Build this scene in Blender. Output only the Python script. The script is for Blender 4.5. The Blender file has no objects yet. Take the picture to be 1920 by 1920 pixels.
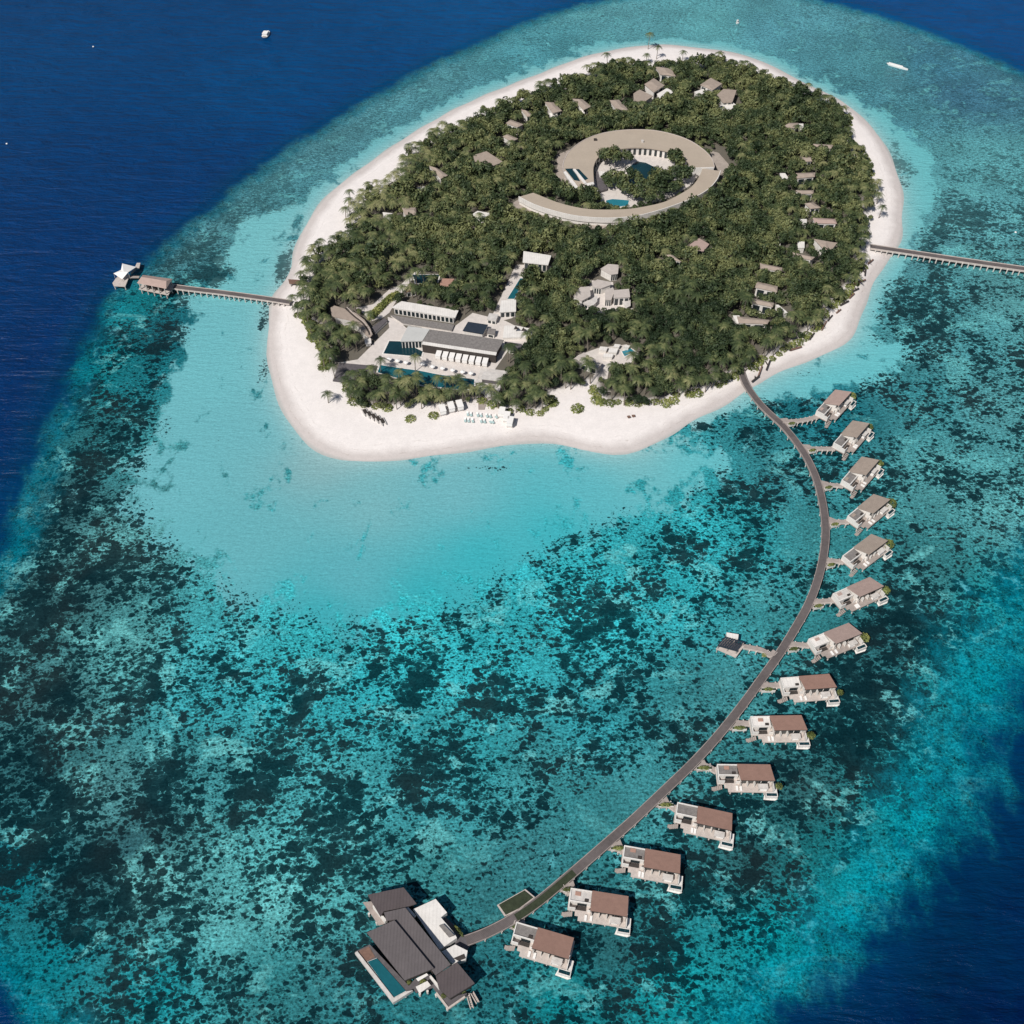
import bpy, math, random
import numpy as np
random.seed(7); rng = np.random.default_rng(11)
R = math.radians
C = bpy.context.scene.collection
SC = bpy.context.scene

# ------------------------------------------------------------------ camera
CAMH = 300.0; PITCH = 50.0; FOV = 53.0
T = math.tan(R(FOV/2))
cam_d = bpy.data.cameras.new('camera'); cam = bpy.data.objects.new('camera', cam_d); C.objects.link(cam)
cam.location = (0, 0, CAMH); cam.rotation_euler = (R(90-PITCH), 0, 0)
cam_d.sensor_width = 36; cam_d.angle = R(FOV); cam_d.clip_start = 1; cam_d.clip_end = 60000
SC.camera = cam
A = R(90-PITCH)
FW = np.array([0, math.sin(A), -math.cos(A)]); UP = np.array([0, math.cos(A), math.sin(A)])
def W(px, py, z=0.0):
    d = FW + (px-960)/960*T*np.array([1., 0, 0]) + (960-py)/960*T*UP
    t = (z-CAMH)/d[2]
    return (d[0]*t, d[1]*t)
def WP(pts, z=0.0): return [W(x, y, z) for x, y in pts]
def mpp(px, py):
    x, y = W(px, py); return (FW @ np.array([x, y, -CAMH]))*T/960
def zoom(pts, ox, oy, s): return [(ox+x/s, oy+y/s) for x, y in pts]

# ------------------------------------------------------------------ materials
def lin(c):
    c = c/255.0
    return c/12.92 if c <= .04045 else ((c+.055)/1.055)**2.4
KEXP = 1.22
def S(r, g, b, k=KEXP): return (lin(r)/k, lin(g)/k, lin(b)/k, 1)
class NT:
    def __init__(s, name):
        s.m = bpy.data.materials.new(name); s.m.use_nodes = True
        s.t = s.m.node_tree; s.b = s.t.nodes['Principled BSDF']
    def n(s, typ, **kw):
        nd = s.t.nodes.new(typ)
        for k, v in kw.items(): setattr(nd, k, v)
        return nd
    def set(s, sock, v):
        if isinstance(v, bpy.types.NodeSocket): s.t.links.new(v, sock)
        else: sock.default_value = v
    def math(s, op, a, b=0.0, c=None, clamp=False):
        nd = s.n('ShaderNodeMath', operation=op, use_clamp=clamp)
        s.set(nd.inputs[0], a); s.set(nd.inputs[1], b)
        if c is not None: s.set(nd.inputs[2], c)
        return nd.outputs[0]
    def noise(s, vec, scale, detail=3, rough=.55, dist=0):
        nd = s.n('ShaderNodeTexNoise'); s.set(nd.inputs['Vector'], vec)
        nd.inputs['Scale'].default_value = scale; nd.inputs['Detail'].default_value = detail
        nd.inputs['Roughness'].default_value = rough; nd.inputs['Distortion'].default_value = dist
        return nd.outputs['Fac']
    def mapr(s, v, a, b, c=0.0, d=1.0, smooth=False):
        nd = s.n('ShaderNodeMapRange'); nd.clamp = True
        if smooth: nd.interpolation_type = 'SMOOTHSTEP'
        for i, x in enumerate((v, a, b, c, d)): s.set(nd.inputs[i], x)
        return nd.outputs[0]
    def mix(s, f, a, b, mode='MIX'):
        nd = s.n('ShaderNodeMix', data_type='RGBA', blend_type=mode)
        s.set(nd.inputs[0], f); s.set(nd.inputs[6], a); s.set(nd.inputs[7], b)
        return nd.outputs[2]
    def attr(s, name, col=False):
        nd = s.n('ShaderNodeAttribute', attribute_name=name)
        return nd.outputs['Color'] if col else nd.outputs['Fac']
    def mapping(s, vec, sc=(1, 1, 1), rot=(0, 0, 0)):
        nd = s.n('ShaderNodeMapping'); s.set(nd.inputs['Vector'], vec)
        nd.inputs['Scale'].default_value = sc; nd.inputs['Rotation'].default_value = rot
        return nd.outputs[0]
    def pos(s): return s.n('ShaderNodeNewGeometry').outputs['Position']
    def bump(s, h, strength, dist):
        nd = s.n('ShaderNodeBump'); nd.inputs['Strength'].default_value = strength
        nd.inputs['Distance'].default_value = dist; s.set(nd.inputs['Height'], h)
        s.t.links.new(nd.outputs[0], s.b.inputs['Normal'])
        return nd
MATS = {}
def mat(name, col, rough=.7, var=.25, scale=.6, stripe=0, stripe_amt=.2, axis='X', spec=.3):
    if name in MATS: return MATS[name]
    k = NT(name); b = k.b
    tc = k.n('ShaderNodeTexCoord').outputs['Object']
    p = k.pos()
    n1 = k.noise(p, scale, 4, .65); n2 = k.noise(p, scale*7, 3, .6)
    f = k.math('ADD', k.math('MULTIPLY', n1, .65), k.math('MULTIPLY', n2, .35))
    v = k.mapr(f, .3, .7, 1-var, 1+var)
    if stripe:
        w = k.n('ShaderNodeTexWave', bands_direction=axis); k.set(w.inputs['Vector'], tc)
        w.inputs['Scale'].default_value = stripe; w.inputs['Distortion'].default_value = .3
        v = k.math('MULTIPLY', v, k.mapr(w.outputs['Fac'], 0, .5, 1-stripe_amt, 1))
    sc = k.n('ShaderNodeVectorMath', operation='SCALE'); sc.inputs[0].default_value = col[:3]; k.set(sc.inputs['Scale'], v)
    k.t.links.new(sc.outputs[0], b.inputs['Base Color'])
    b.inputs['Roughness'].default_value = rough; b.inputs['Specular IOR Level'].default_value = spec
    k.bump(n2, .3, .05)
    MATS[name] = k.m; return k.m
m_white = mat('white_plaster', (.72, .69, .65, 1), .7, .14, .3, .3, .07, 'X')
m_whiter = mat('weathered_white_plaster', (.55, .52, .49, 1), .75, .25, .5)
m_canvas = mat('white_canvas', (.8, .78, .75, 1), .8, .06, 1)
m_tan = mat('tan_roof_shingle', (.36, .295, .245, 1), .8, .16, .5, 1.2, .15, 'Y')
m_ring = mat('pale_tan_membrane_roof', (.41, .345, .275, 1), .85, .08, .12)
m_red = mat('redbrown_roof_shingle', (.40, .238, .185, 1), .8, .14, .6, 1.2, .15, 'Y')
m_mid = mat('pinkish_tan_roof_shingle', (.42, .31, .27, 1), .8, .14, .6, 1.2, .15, 'Y')
m_grey = mat('dark_grey_roof_shingle', (.125, .11, .112, 1), .75, .14, .3, .35, .14, 'X')
m_greyb = mat('brown_grey_roof_shingle', (.095, .078, .08, 1), .75, .14, .3, .35, .14, 'X')
m_gravel = mat('grey_gravel_roof', (.2, .185, .175, 1), .9, .35, 1.2)
m_deck = mat('weathered_deck_boards', (.36, .31, .28, 1), .8, .2, .8, 2.5, .2, 'X')
m_boards = mat('grey_walkway_boards', (.125, .107, .104, 1), .75, .3, .12, 1.0, .12, 'DIAGONAL')
m_edge = mat('pale_timber_edge', (.5, .44, .4, 1), .8, .2, 1)
m_jedge = mat('weathered_jetty_edge', (.3, .255, .235, 1), .8, .35, .25)
m_conc = mat('pale_concrete_pile', (.6, .56, .52, 1), .8, .2, 1)
m_glass = mat('dark_window_glass', (.02, .03, .035, 1), .15, .2, .5, spec=.6)
m_dark = mat('dark_timber', (.05, .042, .038, 1), .7, .3, 1)
m_wood = mat('brown_timber', (.2, .12, .09, 1), .75, .3, 1, 2, .2)
m_pool = mat('teal_pool_water', (.012, .105, .13, 1), .12, .2, .2, spec=.5)
m_poold = mat('dark_pool_water', (.008, .035, .045, 1), .1, .3, .2, spec=.5)
m_poolb = mat('bright_pool_water', (.025, .19, .25, 1), .12, .15, .2, spec=.5)
m_pave = mat('pale_paving', (.62, .57, .53, 1), .85, .14, .5, .8, .08)
m_trunk = mat('pale_bark', (.2, .17, .14, 1), .9, .3, 2)
m_panel = mat('solar_panel_glass', (.03, .04, .055, 1), .3, .2, 1, spec=.5)
m_blue = mat('turquoise_cushion', (.42, .55, .54, 1), .8, .1, 1)
m_boatw = mat('white_boat_gelcoat', (.8, .8, .78, 1), .35, .05, 1)
m_apron = mat('raked_tan_gravel', (.36, .31, .27, 1), .95, .2, .4)
m_slate = mat('slate_paving', (.11, .1, .105, 1), .8, .3, .8)

def leaf_mat(name, dark, mid, light, sc=.11):
    k = NT(name); p = k.pos()
    big = k.noise(p, sc, 2, .5); isl = k.n('ShaderNodeNewGeometry').outputs['Random Per Island']
    fine = k.noise(p, .8, 2, .5)
    rnd = k.n('ShaderNodeObjectInfo').outputs['Random']
    big2 = k.noise(p, .022, 2, .5)
    f = k.math('ADD', k.mapr(big, .32, .68, -.18, .72), k.mapr(isl, 0, 1, -.16, .2)); f = k.math('ADD', f, k.mapr(big2, .35, .65, -.16, .16))
    f = k.math('ADD', f, k.mapr(rnd, 0, 1, -.12, .28)); f = k.math('ADD', f, k.mapr(fine, .3, .7, -.14, .16))
    r = k.n('ShaderNodeValToRGB'); k.set(r.inputs[0], f)
    e = r.color_ramp.elements; e[0].position = 0; e[0].color = dark; e[1].position = 1; e[1].color = light
    x = e.new(.5); x.color = mid
    k.t.links.new(r.outputs[0], k.b.inputs['Base Color'])
    k.b.inputs['Roughness'].default_value = .6; k.b.inputs['Specular IOR Level'].default_value = .25
    return k.m
m_leaf = leaf_mat('broadleaf_foliage', (.018, .034, .015, 1), (.056, .08, .034, 1), (.175, .19, .078, 1))
m_palm = leaf_mat('palm_fronds', (.04, .06, .024, 1), (.095, .12, .046, 1), (.24, .24, .11, 1), .2)
m_bush = leaf_mat('shrub_foliage', (.08, .1, .028, 1), (.16, .19, .055, 1), (.27, .28, .09, 1), .2)

# ------------------------------------------------------------------ mesh helpers
def rot2(x, y, a):
    c, s = math.cos(a), math.sin(a); return (x*c-y*s, x*s+y*c)
def area(p): return sum(p[i-1][0]*p[i][1]-p[i][0]*p[i-1][1] for i in range(len(p)))/2
class MB:
    def __init__(s): s.v = []; s.f = []
    def prism(s, poly, z0, z1, ztop=None):
        if area(poly) < 0:
            poly = list(poly)[::-1]
            if ztop: ztop = ztop[::-1]
        n = len(poly); o = len(s.v)
        s.v += [(x, y, z0) for x, y in poly] + [(x, y, ztop[i] if ztop else z1) for i, (x, y) in enumerate(poly)]
        s.f.append(tuple(o+i for i in range(n))[::-1]); s.f.append(tuple(o+n+i for i in range(n)))
        for i in range(n):
            j = (i+1) % n; s.f.append((o+i, o+j, o+n+j, o+n+i))
        return s
    def box(s, x0, x1, y0, y1, z0, z1, a=0, c=(0, 0)):
        p = [rot2(x, y, a) for x, y in ((x0, y0), (x1, y0), (x1, y1), (x0, y1))]
        return s.prism([(x+c[0], y+c[1]) for x, y in p], z0, z1)
    def slab(s, p4, th):
        """four 3-D corners (ccw), slab of thickness th below them"""
        o = len(s.v)
        s.v += [tuple(p) for p in p4] + [(p[0], p[1], p[2]-th) for p in p4]
        s.f += [(o, o+1, o+2, o+3), (o+7, o+6, o+5, o+4)]
        for i in range(4):
            j = (i+1) % 4; s.f.append((o+i, o+4+i, o+4+j, o+j))
        return s
    def tube(s, pts, rads, n=6):
        o = len(s.v)
        for (x, y, z), r in zip(pts, rads):
            for i in range(n):
                a = 2*math.pi*i/n; s.v.append((x+r*math.cos(a), y+r*math.sin(a), z))
        for k in range(len(pts)-1):
            for i in range(n):
                j = (i+1) % n; s.f.append((o+k*n+i, o+k*n+j, o+(k+1)*n+j, o+(k+1)*n+i))
        s.f.append(tuple(o+i for i in range(n))[::-1]); s.f.append(tuple(o+(len(pts)-1)*n+i for i in range(n)))
        return s
    def ribbon(s, L, Rr, z0, z1):
        o = len(s.v); n = len(L)
        for a, b in zip(L, Rr): s.v += [(a[0], a[1], z0), (b[0], b[1], z0), (b[0], b[1], z1), (a[0], a[1], z1)]
        for i in range(n-1):
            p = o+4*i; q = p+4
            for a, b in ((0, 1), (1, 2), (2, 3), (3, 0)): s.f.append((p+b, p+a, q+a, q+b))
        s.f.append((o, o+1, o+2, o+3)); e = o+4*(n-1); s.f.append((e+3, e+2, e+1, e))
        return s
    def fan(s, center, ring):
        o = len(s.v); s.v.append(center); s.v += ring; n = len(ring)
        for i in range(n): s.f.append((o, o+1+i, o+1+(i+1) % n))
        return s
    def build(s, name, m, parent=None, loc=None):
        me = bpy.data.meshes.new(name)
        v = s.v
        if loc is not None: v = [(a-loc[0], b-loc[1], c-loc[2]) for a, b, c in v]
        me.from_pydata(v, [], s.f); me.update()
        me.materials.append(m)
        o = bpy.data.objects.new(name, me); C.objects.link(o)
        if parent: o.parent = parent
        return o
def tag(o, label=None, cat=None, group=None, kind=None):
    if label: o['label'] = label
    if cat: o['category'] = cat
    if group: o['group'] = group
    if kind: o['kind'] = kind
    return o
def thing(name, label, cat, loc=(0, 0, 0), rz=0, group=None):
    o = bpy.data.objects.new(name, None); C.objects.link(o); o.location = loc; o.rotation_euler = (0, 0, rz)
    o.empty_display_size = .5
    return tag(o, label, cat, group)
def copy_tree(o, parent=None):
    c = o.copy(); C.objects.link(c); c.parent = parent
    for ch in list(KIDS(o)): copy_tree(ch, c)
    return c
def KIDS(o): return [x for x in C.objects if x.parent == o]
def dup(o, loc, rz, label=None, scale=1, kids=None):
    c = o.copy(); C.objects.link(c); c.location = loc; c.rotation_euler = (0, 0, rz); c.scale = (scale,)*3
    if label: c['label'] = label
    for ch in kids:
        d = ch.copy(); C.objects.link(d); d.parent = c
    return c
def struct(name, mb, m): return tag(mb.build(name, m), kind='structure')
def centroid(p): return (sum(a for a, b in p)/len(p), sum(b for a, b in p)/len(p))
def inset(p, k):
    c = centroid(p); return [(c[0]+(x-c[0])*k, c[1]+(y-c[1])*k) for x, y in p]
def inset_m(p, d):
    c = centroid(p); out = []
    for x, y in p:
        l = math.hypot(x-c[0], y-c[1]); out.append((x-(x-c[0])/l*d, y-(y-c[1])/l*d))
    return out
def catmull(pts, step=2.0):
    P = [np.array(p, float) for p in pts]; P = [2*P[0]-P[1]]+P+[2*P[-1]-P[-2]]; out = []
    for i in range(1, len(P)-2):
        a, b, c, d = P[i-1:i+3]; n = max(2, int(np.linalg.norm(c-b)/step))
        for k in range(n):
            t = k/n; out.append(.5*((2*b)+(c-a)*t+(2*a-5*b+4*c-d)*t*t+(-a+3*b-3*c+d)*t**3))
    out.append(P[-2]); return out
def offset(line, d):
    out = []
    for i, p in enumerate(line):
        a = line[max(0, i-1)]; b = line[min(len(line)-1, i+1)]; t = np.array(b)-np.array(a); t /= (np.linalg.norm(t)+1e-9)
        out.append((p[0]-t[1]*d, p[1]+t[0]*d))
    return out
def sdf(poly, X, Y):
    """positive outside"""
    P = np.array(poly); n = len(P); d = np.full(X.shape, 1e18); ins = np.zeros(X.shape, bool)
    for i in range(n):
        a = P[i]; b = P[(i+1) % n]; e = b-a
        t = np.clip(((X-a[0])*e[0]+(Y-a[1])*e[1])/(e@e+1e-12), 0, 1)
        d = np.minimum(d, (X-a[0]-t*e[0])**2+(Y-a[1]-t*e[1])**2)
        c = (a[1] > Y) != (b[1] > Y)
        if abs(e[1]) > 1e-12: ins ^= c & (X < (b[0]-a[0])*(Y-a[1])/e[1]+a[0])
    d = np.sqrt(d); return np.where(ins, -d, d)
def sm(x, a, b): t = np.clip((x-a)/(b-a), 0, 1); return t*t*(3-2*t)

# ------------------------------------------------------------------ traced outlines (photo px)
SHORE = [(503,600),(500,640),(505,690),(520,745),(545,795),(580,835),(625,858),(680,867),(760,862),(850,850),(930,838),(990,830),(1040,832),(1090,845),(1150,852),(1200,845),(1250,820),(1310,785),(1370,755),(1410,728),(1450,705),(1510,680),(1570,655),(1603,625),(1618,580),(1638,535),(1658,500),(1682,465),(1692,430),(1693,380),(1688,338),(1672,298),(1650,257),(1620,222),(1580,190),(1530,165),(1480,140),(1430,115),(1370,98),(1300,88),(1230,84),(1160,92),(1090,108),(1020,135),(960,158),(900,182),(840,210),(780,245),(720,285),(670,320),(625,355),(590,395),(568,430),(552,470),(545,500),(530,530),(510,560)]
VEG = [(570,500),(560,530),(556,560),(556,590),(578,612),(580,640),(600,655),(602,690),(615,712),(640,722),(652,745),(680,762),(720,768),(790,765),(835,770),(875,762),(905,755),(940,768),(975,775),(1010,778),(1035,768),(1038,750),(1050,735),(1105,722),(1118,745),(1132,758),(1200,760),(1250,758),(1275,742),(1310,738),(1350,725),(1385,705),(1410,690),(1450,670),(1490,650),(1530,620),(1555,585),(1585,560),(1605,530),(1622,490),(1635,460),(1630,430),(1636,400),(1642,370),(1645,350),(1636,325),(1622,290),(1602,262),(1588,240),(1595,225),(1580,207),(1560,195),(1520,175),(1480,160),(1440,145),(1390,125),(1340,112),(1290,120),(1250,122),(1200,122),(1150,122),(1110,133),(1085,148),(1040,158),(1010,172),(960,190),(910,207),(885,228),(830,240),(820,250),(765,280),(755,300),(745,320),(705,355),(668,372),(660,400),(655,420),(645,440),(605,460)]
EDGE = [(1180,-6),(1100,8),(1000,38),(900,82),(800,128),(700,183),(620,232),(540,282),(470,332),(400,390),(340,437),(290,480),(250,515),(212,548),(190,590),(165,640),(140,700),(115,760),(90,830),(60,900),(35,970),(15,1040),(-35,1110),(-110,1250),(-150,1400),(-150,1600),(-85,1740),(5,1850),(85,1950),(300,2060),(600,2160),(1000,2120),(1250,2020),(1390,1930),(1450,1880),(1520,1830),(1580,1770),(1635,1700),(1690,1640),(1745,1580),(1775,1510),(1815,1430),(1845,1380),(1870,1330),(1905,1250),(2000,1080),(2100,880),(2200,680),(2230,480),(2130,290),(2000,185),(1920,140),(1860,110),(1800,85),(1720,55),(1640,28),(1560,8),(1480,-12),(1420,-22),(1300,-20)]
LAG = [(560,385),(480,405),(442,430),(432,465),(412,490),(436,512),(400,532),(352,560),(345,600),(345,640),(312,700),(300,760),(270,800),(240,860),(228,920),(228,965),(262,1015),(310,1050),(360,1085),(400,1125),(450,1155),(520,1165),(600,1185),(680,1195),(760,1180),(830,1155),(900,1125),(980,1090),(1030,1060),(1100,1020),(1180,990),(1260,965),(1320,920),(1370,890),(1415,862),(1390,842),(1330,822),(1270,812),(1100,800),(700,800),(560,700),(600,500)]
LAG2 = [(1400,735),(1440,760),(1500,750),(1560,738),(1620,718),(1685,690),(1708,655),(1690,640),(1640,640),(1560,640)]
LAG3 = [(1610,190),(1660,215),(1700,240),(1735,275),(1752,310),(1758,350),(1752,390),(1735,430),(1705,470),(1670,480),(1640,300)]
shoreW = [tuple(p) for p in catmull(WP(SHORE)+[WP(SHORE)[0]], 4)][:-1]
vegW = WP(VEG, 2.5)
edgeW = [tuple(p) for p in catmull(WP(EDGE)+[WP(EDGE)[0]], 12)][:-1]

# ------------------------------------------------------------------ water sheet
def axis(lo, hi, st, n=26):
    core = list(np.arange(lo, hi+st, st)); l = []; r = []; d = st
    a, b = core[0], core[-1]
    for _ in range(n):
        d *= 1.38; a -= d; b += d; l.append(a); r.append(b)
    return np.array(l[::-1]+core+r)
xs = axis(-330, 440, 2.2); ys = axis(30, 780, 2.2)
X, Y = np.meshgrid(xs, ys); nx, ny = len(xs), len(ys)
def grid_mesh(name, X, Y, Z, m, keep=None):
    ny, nx = X.shape
    me = bpy.data.meshes.new(name)
    co = np.stack([X, Y, Z], -1).reshape(-1, 3)
    i = np.arange(nx*ny).reshape(ny, nx)
    q = np.stack([i[:-1, :-1], i[:-1, 1:], i[1:, 1:], i[1:, :-1]], -1).reshape(-1, 4)
    if keep is not None: q = q[keep[:-1, :-1].reshape(-1)]
    me.from_pydata(co.tolist(), [], q.tolist()); me.update(); me.materials.append(m)
    me.polygons.foreach_set('use_smooth', np.ones(len(me.polygons), bool))
    o = bpy.data.objects.new(name, me); C.objects.link(o); return o
def fattr(o, name, arr):
    a = o.data.attributes.new(name, 'FLOAT', 'POINT'); a.data.foreach_set('value', arr.reshape(-1).astype(np.float32))
def cattr(o, name, arr):
    a = o.data.attributes.new(name, 'FLOAT_COLOR', 'POINT')
    arr = np.concatenate([arr, np.ones(arr.shape[:-1]+(1,))], -1); a.data.foreach_set('color', arr.reshape(-1).astype(np.float32))
REEF = [(300,480,74,128,136,.5),(400,420,78,134,142,.5),(600,260,82,140,150,.42),(800,180,82,142,152,.4),(1000,90,78,146,156,.36),(1200,40,88,152,160,.34),(1450,60,84,148,160,.36),(1330,50,92,160,166,.3),
(1650,120,78,142,152,.38),(1800,180,66,118,140,.5),(1750,120,66,125,145,.45),(1850,300,92,162,168,.4),(1700,200,76,138,150,.42),(1800,400,78,148,156,.5),(1880,560,78,148,152,.42),(1760,560,62,142,150,.62),(1720,600,56,134,142,.62),(1700,470,70,130,140,.6),
(1850,760,72,150,156,.42),(1760,650,60,140,148,.5),(1740,740,30,118,128,.5),(1560,780,30,115,128,.45),(1760,900,66,148,152,.48),(1880,950,76,160,164,.5),(1750,1080,60,130,135,.6),(1700,1200,48,100,106,.68),(1850,1130,30,140,146,.48),(1640,1300,55,112,118,.62),
(1760,1300,30,130,138,.45),(1830,1280,12,140,150,.42),(1500,1480,56,108,112,.66),(1600,1420,40,105,110,.6),(1700,1500,8,148,156,.4),(1550,1600,30,118,124,.55),(1400,1620,48,100,104,.68),(1450,1750,8,145,154,.42),(1600,1660,8,150,160,.36),(1250,1850,12,138,146,.45),(1050,1870,14,128,136,.48),
(1150,1780,46,100,106,.66),(930,1700,52,116,122,.3),(900,1820,40,110,118,.42),(1400,1000,44,150,158,.56),(1510,1000,58,132,138,.25),(1480,900,52,124,132,.4),(1450,1150,58,138,144,.36),(1400,1300,62,132,138,.36),(1300,1380,58,130,136,.48),(1250,1100,54,182,192,.56),(1320,1000,54,178,188,.52),
(1100,1150,54,184,194,.54),(900,1250,54,182,192,.53),(780,1200,56,186,194,.46),(700,1300,54,176,186,.58),(550,1300,54,172,182,.56),(560,1220,58,180,188,.46),(400,1300,58,166,176,.55),(400,1200,66,170,178,.52),(250,1230,88,164,166,.6),(150,1100,60,108,112,.7),(220,1020,92,160,162,.58),(120,950,52,98,104,.68),
(250,850,64,142,148,.64),(200,820,40,105,112,.62),(250,700,30,118,128,.6),(310,620,30,104,116,.7),(200,690,10,122,132,.5),(250,570,20,125,135,.45),(100,1300,62,110,114,.72),(200,1500,84,148,152,.66),(60,1450,42,92,98,.7),(300,1650,90,162,164,.72),(150,1650,40,86,92,.78),(250,1580,42,80,88,.78),(100,1800,6,122,134,.46),(30,1650,8,112,124,.5),
(300,1850,12,134,144,.48),(500,1830,46,126,132,.5),(420,1730,96,178,180,.55),(500,1650,92,180,182,.62),(600,1700,84,170,172,.6),(600,1500,72,162,168,.6),(400,1450,64,140,146,.66),(800,1500,62,150,158,.6),(1000,1450,62,142,148,.52),(1100,1350,54,154,164,.58),(900,1400,54,158,166,.6),(1200,1500,62,136,142,.28),(1000,1600,56,122,128,.32),(800,1620,62,140,144,.48),(700,1860,36,108,116,.46),(620,1800,50,112,118,.5)]
def idw(ctrl, p=3.2):
    num = 0; den = 0
    for c in ctrl:
        w_ = W(c[0], c[1]); d2 = (X-w_[0])**2+(Y-w_[1])**2+60; w = d2**(-p/2)
        num = num + w[..., None]*np.array(c[2:]); den = den + w
    return num/den[..., None]
def lin_rgb(t): return tuple(lin(v)/KEXP for v in t)
REEF = [(c[0], c[1])+(tuple(v*.6+w*.4 for v, w in zip(c[2:5], (104, 164, 168))) if c[0] > 1650 and 300 < c[1] < 1000 else c[2:5])+(c[5],) for c in REEF]
bed = idw([(c[0], c[1])+lin_rgb(c[2:5])+(c[5],) for c in REEF])
DEEP = [(100,100,0,70,126),(500,150,0,74,130),(900,20,4,82,140),(100,450,0,56,112),(250,350,0,60,116),(30,700,0,50,104),(1800,30,2,78,140),(20,850,0,48,100),(1850,1600,0,26,76),(1750,1850,0,16,58),(1900,1350,0,40,92),(50,1880,0,44,104),(1650,1800,0,40,96)]
deepc = idw([(c[0], c[1])+lin_rgb(c[2:5]) for c in DEEP], 2)
ds = sdf(shoreW, X, Y); de = sdf(edgeW, X, Y)
lg = np.minimum(np.minimum(sdf(WP(LAG), X, Y), sdf(WP(LAG2), X, Y)), sdf(WP(LAG3), X, Y))
lg = np.minimum(lg, ds-9)            # narrow band of sand along the whole beach
dens = bed[..., 3].copy()
# local coral / seagrass patches and clear patches (photo px, radii px, amount)
BL = [(385,508,45,26,.4),(330,540,50,14,.3),(300,640,35,40,.22),(510,500,10,45,.0),(1450,765,70,18,.45),(1410,815,50,22,.35),(900,1250,260,90,.07),(700,1400,260,110,.05),(640,1290,160,60,.06),(1490,880,40,30,.3),(1370,780,30,10,.4),(1300,800,55,6,.34),(1240,815,25,6,.3),
(1600,678,30,6,.0),(1180,1010,60,22,.2),(1215,1050,40,25,.25),(950,1165,30,28,.25),(1110,1160,70,35,.2),(1070,1010,14,9,.5),(1520,700,30,5,.3),(1640,1000,60,60,-.05),(1690,300,25,45,.28),(1745,590,60,35,.25),(1670,560,30,25,.15),(920,876,45,4,.62),
(495,690,9,30,.6),(498,590,12,25,.5),(530,505,13,34,.55),(550,450,10,20,.36),(1690,340,14,30,.2),(1460,1340,30,25,.0),(1590,1340,50,60,.2),(1560,1130,40,30,.0),(1360,1235,50,60,-.12),(1150,1590,120,60,-.08),(360,1120,22,14,.25),(1640,1300,70,170,.22),(1520,1480,110,80,.2),(1360,1640,100,55,.2),(1210,1770,80,60,.15),(150,1080,70,120,.15),(130,1600,90,90,.15),(230,1730,130,60,.15),(250,1585,26,30,-.5),(440,1765,60,22,-.35),(85,1250,22,16,-.5),(180,1420,40,16,-.3),(640,1690,50,20,-.2),(1720,1260,30,60,.1),(1480,1590,60,30,.15),(1700,1180,80,30,.12),(365,1095,8,8,.4),(735,1590,40,25,.2)]
for (a, b, ra, rb, v) in BL:
    c0 = W(a, b); s_ = mpp(a, b); sy = s_/math.sin(R(PITCH)+math.atan((b-960)/960*T))
    dens = dens + v*np.exp(-(((X-c0[0])/(ra*s_))**2+((Y-c0[1])/(rb*sy))**2)**1.3)
sand = 1-sm(lg, -14-0*X, 9)
sand = np.where(Y > 300, 1-sm(lg, -9, 8), sand)*sm(Y, 290, 310)+(1-sm(lg, -22, 13))*(1-sm(Y, 290, 310))
for (a, b, ra, rb, v) in BL: pass
dadd = dens-bed[..., 3]
densT = bed[..., 3]*(1-sand)+.16*sand+dadd
# lagoon sand colour by distance offshore and by place
SANDC = [(600,870,135,180,184),(400,700,115,190,197),(450,470,121,194,199),(500,800,112,184,192),(330,900,112,186,194),(450,1000,106,180,188),(700,950,122,184,190),(850,920,115,184,192),(650,1080,97,178,188),(900,1050,62,180,190),(1100,930,97,186,195),(1300,870,104,192,199),(1050,1000,64,182,192),(600,1150,62,174,184),(350,1050,104,184,192),(1550,700,104,194,201),(1650,670,108,195,201),(1730,350,110,192,197),(1450,720,112,192,199),(1200,870,115,188,194),(800,1120,56,176,186)]
sandc = idw([(c[0], c[1])+lin_rgb(c[2:5]) for c in SANDC], 2.6)
near = np.array(lin_rgb((168, 204, 204))); sh = np.exp(-np.clip(ds, 0, 99)/4.5)[..., None]
shc = sandc*(1-sh*.75)+near*sh*.75
soft = 5.0+2*(1-sm(Y, 250, 400))+11*sm(X, 60, 160)*(1-sm(Y, 180, 330))-1.5*(1-sm(Y, 150, 250))*(1-sm(X, -60, 0))
deepf = de/soft
rimc = np.array(lin_rgb((0, 112, 128)))

k = NT('reef_water'); p = k.pos()
sp = k.n('ShaderNodeSeparateXYZ'); k.set(sp.inputs[0], p); k.mathY = sp.outputs[1]
a_sand = k.attr('sandiness'); a_dens = k.attr('coral_density'); a_deep = k.attr('reef_drop')
c_bed = k.attr('bed_colour', True); c_sand = k.attr('sand_colour', True); c_deep = k.attr('deep_colour', True)
pr = k.mapping(p, (1, .72, 1), (0, 0, R(25)))
nL = k.noise(p, .028, 3, .55); nB = k.noise(pr, .075, 4, .6, .4); nM = k.noise(pr, .24, 4, .62, .3); nF = k.noise(p, 1.25, 4, .7)
nS = k.noise(k.mapping(p, (1, 2.2, 1), (0, 0, R(-18))), .5, 3, .6)
# lagoon edge broken up by noise
sandm = k.mapr(k.math('ADD', a_sand, k.math('ADD', k.math('MULTIPLY', k.math('SUBTRACT', nB, .5), 3.2), k.math('MULTIPLY', k.math('SUBTRACT', nM, .5), 1.4))), .3, .7, smooth=True)
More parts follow.
